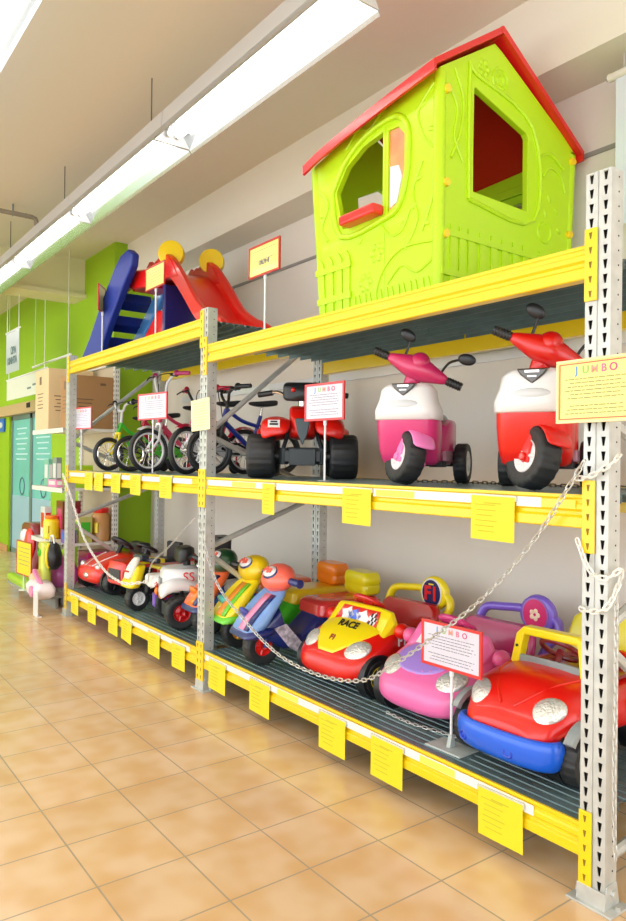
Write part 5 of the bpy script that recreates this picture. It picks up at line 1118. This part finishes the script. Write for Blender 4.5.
b = MB(); b.box((0.14, -0.15, 0.118), (1.26, 0.86, 0.024)); b.box((0.14, -0.40, 0.053), (1.2, 0.03, 0.106)); b.build('base_shelf', mat('shelf_grey', (150, 148, 140), rough=0.5), t, smooth=False, bevel=0.002)
def carton(label, x0, x1, y0, y1, z, h, m, marks=True, group=None):
    t = thing('cardboard_box', label, 'cardboard box', ((x0+x1)/2, (y0+y1)/2, z), 0, group)
    a, c = (x1-x0)/2, (y1-y0)/2
    b = MB(); b.box((0, 0, h/2), (2*a, 2*c, h)); b.build('carton', m, t, smooth=False, bevel=0.004)
    b = MB(); b.box((0, 0, h+0.0006), (2*a, 0.05, 0.001)); b.box((a+0.0006, 0, h-0.05), (0.001, 0.05, 0.1)); b.build('packing_tape', mat('brown_tape', (170, 130, 80), rough=0.3), t, smooth=False)
    if marks:
        b = MB()
        for k in range(5): b.box((-a*0.2, -c-0.001, h*0.60-k*0.04), (a*(0.9-0.15*(k % 3)), 0.001, 0.010)); b.box((a+0.001, -c*0.35, h*0.55-k*0.04), (0.001, c*(0.8-0.12*(k % 3)), 0.010))
        b.box((-a*0.2, -c-0.001, h*0.82), (a*0.3, 0.001, 0.09)); b.box((a+0.001, c*0.5, h*0.85), (0.001, 0.06, 0.025))
        b.build('printed_marks', mat('box_ink', (110, 84, 60)), t, smooth=False)
carton('pale upright cardboard box with printed lines on gondola top shelf', -8.60, -8.10, 2.38, 2.88, GZ[3], 0.68, CARDL)
carton('brown cardboard box with printed lines seen through far rack frame', -7.86, -7.53, 2.44, 2.90, GZ[3], 0.56, mat('brown_carton', (172, 130, 84), rough=0.8))
def jar(label, x, y, z, r, h, m, lid, name='toy_jar'):
    t = thing(name, label, 'jar', (x, y, z))
    b = MB(); b.lathe([(r*0.9, 0), (r, 0.01), (r, h*0.75), (r*0.75, h*0.85)], (0, 0, 0), (0, 0, 1)); b.build('body', m, t)
    b = MB(); b.lathe([(r*0.8, h*0.85), (r*0.82, h*0.86), (r*0.82, h*0.98), (r*0.7, h)], (0, 0, 0), (0, 0, 1)); b.build('lid', lid, t)
    b = MB(); b.box((r*0.72, -r*0.72, h*0.42), (r*0.4, r*0.4, h*0.3), rot=(0, 0, PI/4)); b.build('label', TYEL, t, bevel=0.004)
def pack(label, x, y, z, sx, sy, sz, m, m2, name='toy_box', cat='toy box', rz=0.0):
    t = thing(name, label, cat, (x, y, z), rz)
    b = MB(); b.box((0, 0, sz/2), (sx, sy, sz)); b.build('carton', m, t, smooth=False, bevel=0.003)
    b = MB(); b.box((sx/2+0.001, 0, sz*0.55), (0.001, sy*0.7, sz*0.5)); b.box((0, -sy/2-0.001, sz*0.55), (sx*0.7, 0.001, sz*0.5)); b.build('front_print', m2, t, smooth=False)
pack('green and white picture box standing at left end of gondola shelf', -8.30, 2.45, GZ[2], 0.16, 0.05, 0.30, plastic('mint', (120, 190, 170)), WHITE)
pack('grey and white picture box next to the green one on gondola shelf', -8.02, 2.46, GZ[2], 0.14, 0.06, 0.32, GREY, WHITE)
pack('low pink and white toy packet at shelf edge of the gondola', -7.95, 2.42, GZ[2], 0.30, 0.07, 0.08, LPINK, WHITE)
pack('black low box on gondola shelf below the brown carton', -7.62, 2.86, GZ[2], 0.16, 0.14, 0.10, BLACK, DARK)
pack('lime and yellow box on gondola shelf below the brown carton', -7.62, 2.58, GZ[2], 0.16, 0.22, 0.24, LIME, TYEL)
jar('amber jar with red lid on lower gondola shelf, seen through far rack frame', -7.64, 2.82, GZ[1], 0.10, 0.36, mat('amber_jar', (206, 150, 90), rough=0.25), RED)
pack('yellow and green toy box beside the amber jar', -7.62, 2.62, GZ[1], 0.16, 0.14, 0.27, plastic('pale_olive', (200, 200, 110)), GREEN)
pack('purple and blue small box on lower gondola shelf behind the post', -7.60, 2.46, GZ[1], 0.14, 0.12, 0.14, PURPLE, BLUE)
pack('dark maroon box on the lower gondola shelf near its top', -8.05, 2.60, GZ[1]+0.0, 0.22, 0.20, 0.42, MAROON, PINK)
jar('orange and yellow bucket at front of the lower gondola shelf', -8.12, 2.44, GZ[1], 0.09, 0.26, TYEL, ORANGE, name='toy_bucket')
pack('red and white picture box in the lower gondola shelf corner', -8.40, 2.46, GZ[1], 0.16, 0.08, 0.34, WHITE, RED)
pack('magenta toy carton on the base shelf, seen through far rack frame', -7.68, 2.78, GZ[0], 0.30, 0.28, 0.36, PINK, plastic('mauve', (220, 110, 200)))
# floor and base-shelf toys in front of the gondola
t = thing('toy_seesaw', 'lime green ride-on base with upright yellow-green post at far left', 'ride-on toy', (-8.10, 2.20, 0.13), R(0))
b = MB(); b.loft([[(x, y, z) for x, y in rrect(w_, 0.22, 0.10, 5)] for z, w_ in ((0.0, 0.95), (0.02, 1.15), (0.06, 1.17), (0.08, 1.0))]); b.build('base', plastic('fresh_lime', (170, 220, 50)), t, auto=50)
b = MB(); b.loft([[(x+0.56, y, z) for x, y in rrect(w_, 0.10, 0.04, 4)] for z, w_ in ((0.06, 0.18), (0.28, 0.15), (0.42, 0.15), (0.48, 0.20), (0.52, 0.14))]); b.build('post', plastic('pale_lime', (214, 226, 90)), t, auto=50)
b = MB(); b.torus((0.56, -0.055, 0.42), (0, 1, 0), 0.035, 0.008); b.build('ring_emblem', GREEN, t)
b = MB(); b.box((0.22, 0.02, 0.12), (0.40, 0.12, 0.10)); b.build('seat', GREEN, t, bevel=0.03, bseg=3)
t = thing('standing_sign', 'yellow floor sign with dark red frame standing in front of lime ride-on base', 'sign', (-7.82, 2.07, 0.13), R(4))
sheet(t, 0.44, 0.36, 0.33, 0, FRR, PAPERY, lines=5, logo=False)
b = MB(); b.cyl((0, 0, 0), (0, 0, 0.16), 0.008); b.cyl((0, 0, 0), (0, 0, 0.006), 0.05); b.build('pole', WHITE, t)
t = thing('toy_helmet_car', 'maroon and red toy with white cap behind the yellow floor sign', 'toy car', (-8.95, 2.52, 0), R(5)); t.scale = (1.1, 1, 1.75)
b = MB(); b.loft([[(x, y, z) for x, y in rrect(w_, 0.26, 0.08, 5)] for z, w_ in ((0, 0.40), (0.05, 0.5), (0.28, 0.5), (0.40, 0.40), (0.42, 0.3))]); b.build('body', MAROON, t, auto=60)
b = MB(); b.ell((0.10, -0.13, 0.28), (0.13, 0.05, 0.11)); b.build('bonnet', RED, t)
b = MB(); b.ell((-0.02, -0.14, 0.33), (0.09, 0.05, 0.05)); b.build('cap', WHITE, t)
t = thing('striped_bag', 'black bag with yellow stripes hanging left of the far post', 'bag', (-7.50, 2.26, 0.38), R(0))
b = MB(); b.loft([[(x, y, z) for x, y in rrect(w_, d_, d_*0.45, 5)] for z, w_, d_ in ((0, 0.20, 0.08), (0.05, 0.30, 0.14), (0.16, 0.30, 0.15), (0.25, 0.22, 0.10), (0.27, 0.12, 0.06))]); b.build('body', BLACK, t, auto=60)
for x in (-0.08, 0.0, 0.08):
    b = MB(); b.tube(spline([(x, -0.055, 0.02), (x*1.2, -0.083, 0.10), (x, -0.075, 0.18), (x*0.6, -0.045, 0.26)], 5), 0.014); b.build('stripe', TYEL, t)
b = MB(); b.tube(spline([(-0.07, 0, 0.26), (-0.04, 0, 0.33), (0.04, 0, 0.33), (0.07, 0, 0.26)], 5), 0.010); b.build('handle', WHITE, t)
t = thing('toy_pram_car', 'magenta and yellow small ride-on car beside the far rack post', 'toy car', (-7.86, 2.46, GZ[0]), R(-4)); t.scale = (1.2, 0.8, 1.15)
b = MB(); b.loft([[(x, y, z) for x, y in rrect(w_, d_, 0.09, 5)] for z, w_, d_ in ((0, 0.34, 0.3), (0.05, 0.42, 0.36), (0.15, 0.42, 0.36), (0.22, 0.34, 0.28), (0.26, 0.25, 0.22))]); b.build('body', plastic('orchid', (228, 110, 196)), t, auto=60)
b = MB(); b.ell((0.05, -0.15, 0.20), (0.07, 0.04, 0.05)); b.build('flower', TYEL, t)
b = MB(); b.torus((-0.12, -0.16, 0.15), (0.2, -1, 0.3), 0.05, 0.014); b.build('headlight_ring', LILAC, t)
t = thing('toy_rocker', 'pink and white rounded toddler rocker on low shelf left of far post', 'toddler toy', (-7.36, 2.11, 0.13), R(-4)); t.scale = (1.2, 0.8, 1.0)
b = MB(); b.loft([[(x, y, z) for x, y in rrect(w_, d_, 0.07, 5)] for z, w_, d_ in ((0.0, 0.30, 0.18), (0.03, 0.42, 0.24), (0.10, 0.44, 0.26), (0.15, 0.34, 0.20))]); b.build('base', mat('rocker_white', (246, 232, 236), rough=0.4), t, auto=60)
b = MB(); b.ell((-0.20, 0.02, 0.15), (0.12, 0.10, 0.07), (0, 0.5, 0)); b.build('seat', plastic('peach', (250, 190, 150)), t)
b = MB(); b.cyl((0.08, -0.12, 0.075), (0.08, -0.15, 0.075), 0.055, n=20); b.build('disc', plastic('pastel_pink', (244, 150, 200)), t, bevel=0.006)
b = MB(); b.box((0.0, -0.03, 0.18), (0.34, 0.05, 0.04), rot=(0, 0.35, 0)); b.build('arm', LPINK, t, bevel=0.012)
t = thing('white_placard', 'small white placard leaning at the foot of the far rack post', 'placard', (-7.06, 1.98, 0), R(0))
b = MB(); b.box((0, 0, 0.12), (0.14, 0.006, 0.24)); b.build('card', WHITE, t, smooth=False)
b = MB(); b.box((0, 0.02, 0.005), (0.14, 0.04, 0.01)); b.build('foot', WHITE, t, smooth=False)

# ------------------------------------------------------------------ hanging signs, banner, pipe
def hung(label, name, x0, x1, y, z0, z1, m, wires=True):
    t = thing(name, label, 'hanging sign', ((x0+x1)/2, y, z0)); a = (x1-x0)/2
    b = MB(); b.box((0, 0, (z1-z0)/2), (2*a, 0.006, z1-z0)); b.build('panel', m, t, smooth=False)
    b = MB(); b.cyl((-a-0.02, 0, z1-z0), (a+0.02, 0, z1-z0), 0.012, n=10); b.build('top_rod', WHITE, t)
    if wires:
        for s in (-1, 1): b = MB(); b.cyl((s*a*0.9, 0, z1-z0), (s*a*0.9, 0, HC-z0), 0.004, n=6); b.build('hanging_wire', WHITE, t)
    return t
t = hung('grey hanging sign with dark lettering high up at far left', 'hanging_sign', -9.62, -9.02, 2.30, 2.57, 3.08, mat('grey_sign_panel', (176, 186, 188), rough=0.3))
text(t, 'lettering', 'ΩPA', (0.05, -0.006, 0.26), 0.13, mat('slate_letters', (90, 120, 120)), bold=0.003); text(t, 'lettering', 'KINHTA', (0, -0.006, 0.14), 0.12, mat('slate_letters', (90, 120, 120)), bold=0.003)
t = hung('wide white hanging sign below the grey one at far left', 'hanging_sign', -10.9, -9.0, 2.62, 2.33, 2.62, mat('white_sign_panel', (222, 224, 206), rough=0.4))
b = MB()
for k in range(3): b.box((0.2+0.25*k, -0.005, 0.10+0.03*(k % 2)), (0.18, 0.002, 0.025))
b.build('lettering', mat('slate_letters', (90, 120, 120)), t, smooth=False)
t = thing('hanging_rail', 'thin white rail hanging in front of the green wall', 'rail', (-8.9, 2.7, 2.72))
b = MB(); b.cyl((-1.0, 0, 0), (0.55, 0, 0), 0.014); b.build('rail', WHITE, t)
for x in (-0.9, 0.45):
    b = MB(); b.cyl((x, 0, 0), (x, 0, HC-2.72), 0.004, n=6); b.build('hanging_wire', WHITE, t)
t = thing('wall_notice', 'small grey notice above the sliding doors', 'notice', (-10.35, YG-0.006, 2.42))
b = MB(); b.box((0, 0, 0), (0.26, 0.01, 0.12)); b.build('plate', mat('grey_olive', (150, 170, 80)), t, smooth=False)
b = MB(); b.box((-0.05, -0.0055, 0.015), (0.10, 0.001, 0.05)); b.box((0.04, -0.0055, -0.035), (0.14, 0.001, 0.015)); b.build('printed_marks', mat('slate_letters', (90, 120, 120)), t, smooth=False)
t = thing('hanging_banner', 'white banner with blue circle on a rod at upper right edge', 'banner', (-1.50, 3.30, 2.68))
b = MB(); b.box((0, 0, 0.365), (0.92, 0.003, 0.73)); b.build('banner', mat('banner_white', (216, 224, 232), rough=0.25, coat=0.4), t, smooth=False)
b = MB(); b.cyl((-0.50, 0, 0.745), (0.50, 0, 0.745), 0.020, n=16); b.build('rod', mat('rod_white', (226, 220, 210), rough=0.3), t)
b = MB(); b.cyl((-0.505, 0, 0.745), (-0.50, 0, 0.745), 0.016, n=16); b.build('rod_end', GREY, t)
b = MB(); b.cyl((-0.29, -0.0035, 0.46), (-0.29, -0.0015, 0.46), 0.10, n=32); b.build('blue_circle', BLUE, t)
for s in (-1, 1): b = MB(); b.cyl((s*0.42, 0, 0.745), (s*0.42, 0, HC-2.68), 0.002, n=6); b.build('hanging_wire', WHITE, t)
t = thing('ceiling_pipe', 'thin grey pipe with elbow under the ceiling at upper left', 'pipe', (-7.27, 2.0, 3.86))
b = MB(); b.tube([(0, -3.5, 0), (0, -0.04, 0), (0, -0.01, -0.01), (0, 0.0, -0.04), (0, 0.0, -0.075)], 0.022, n=10); b.torus((0, -0.10, 0), (0, 1, 0), 0.020, 0.007, n=16, m=6); b.build('pipe', mat('pipe_grey', (150, 140, 122), rough=0.5), t)
for y in (-0.22, -1.6):
    b = MB(); b.cyl((0, y, 0), (0, y, HC-3.86), 0.008, n=8); b.torus((0, y, 0), (0, 1, 0), 0.026, 0.005, n=16, m=6); b.build('pipe_bracket', GREY, t)
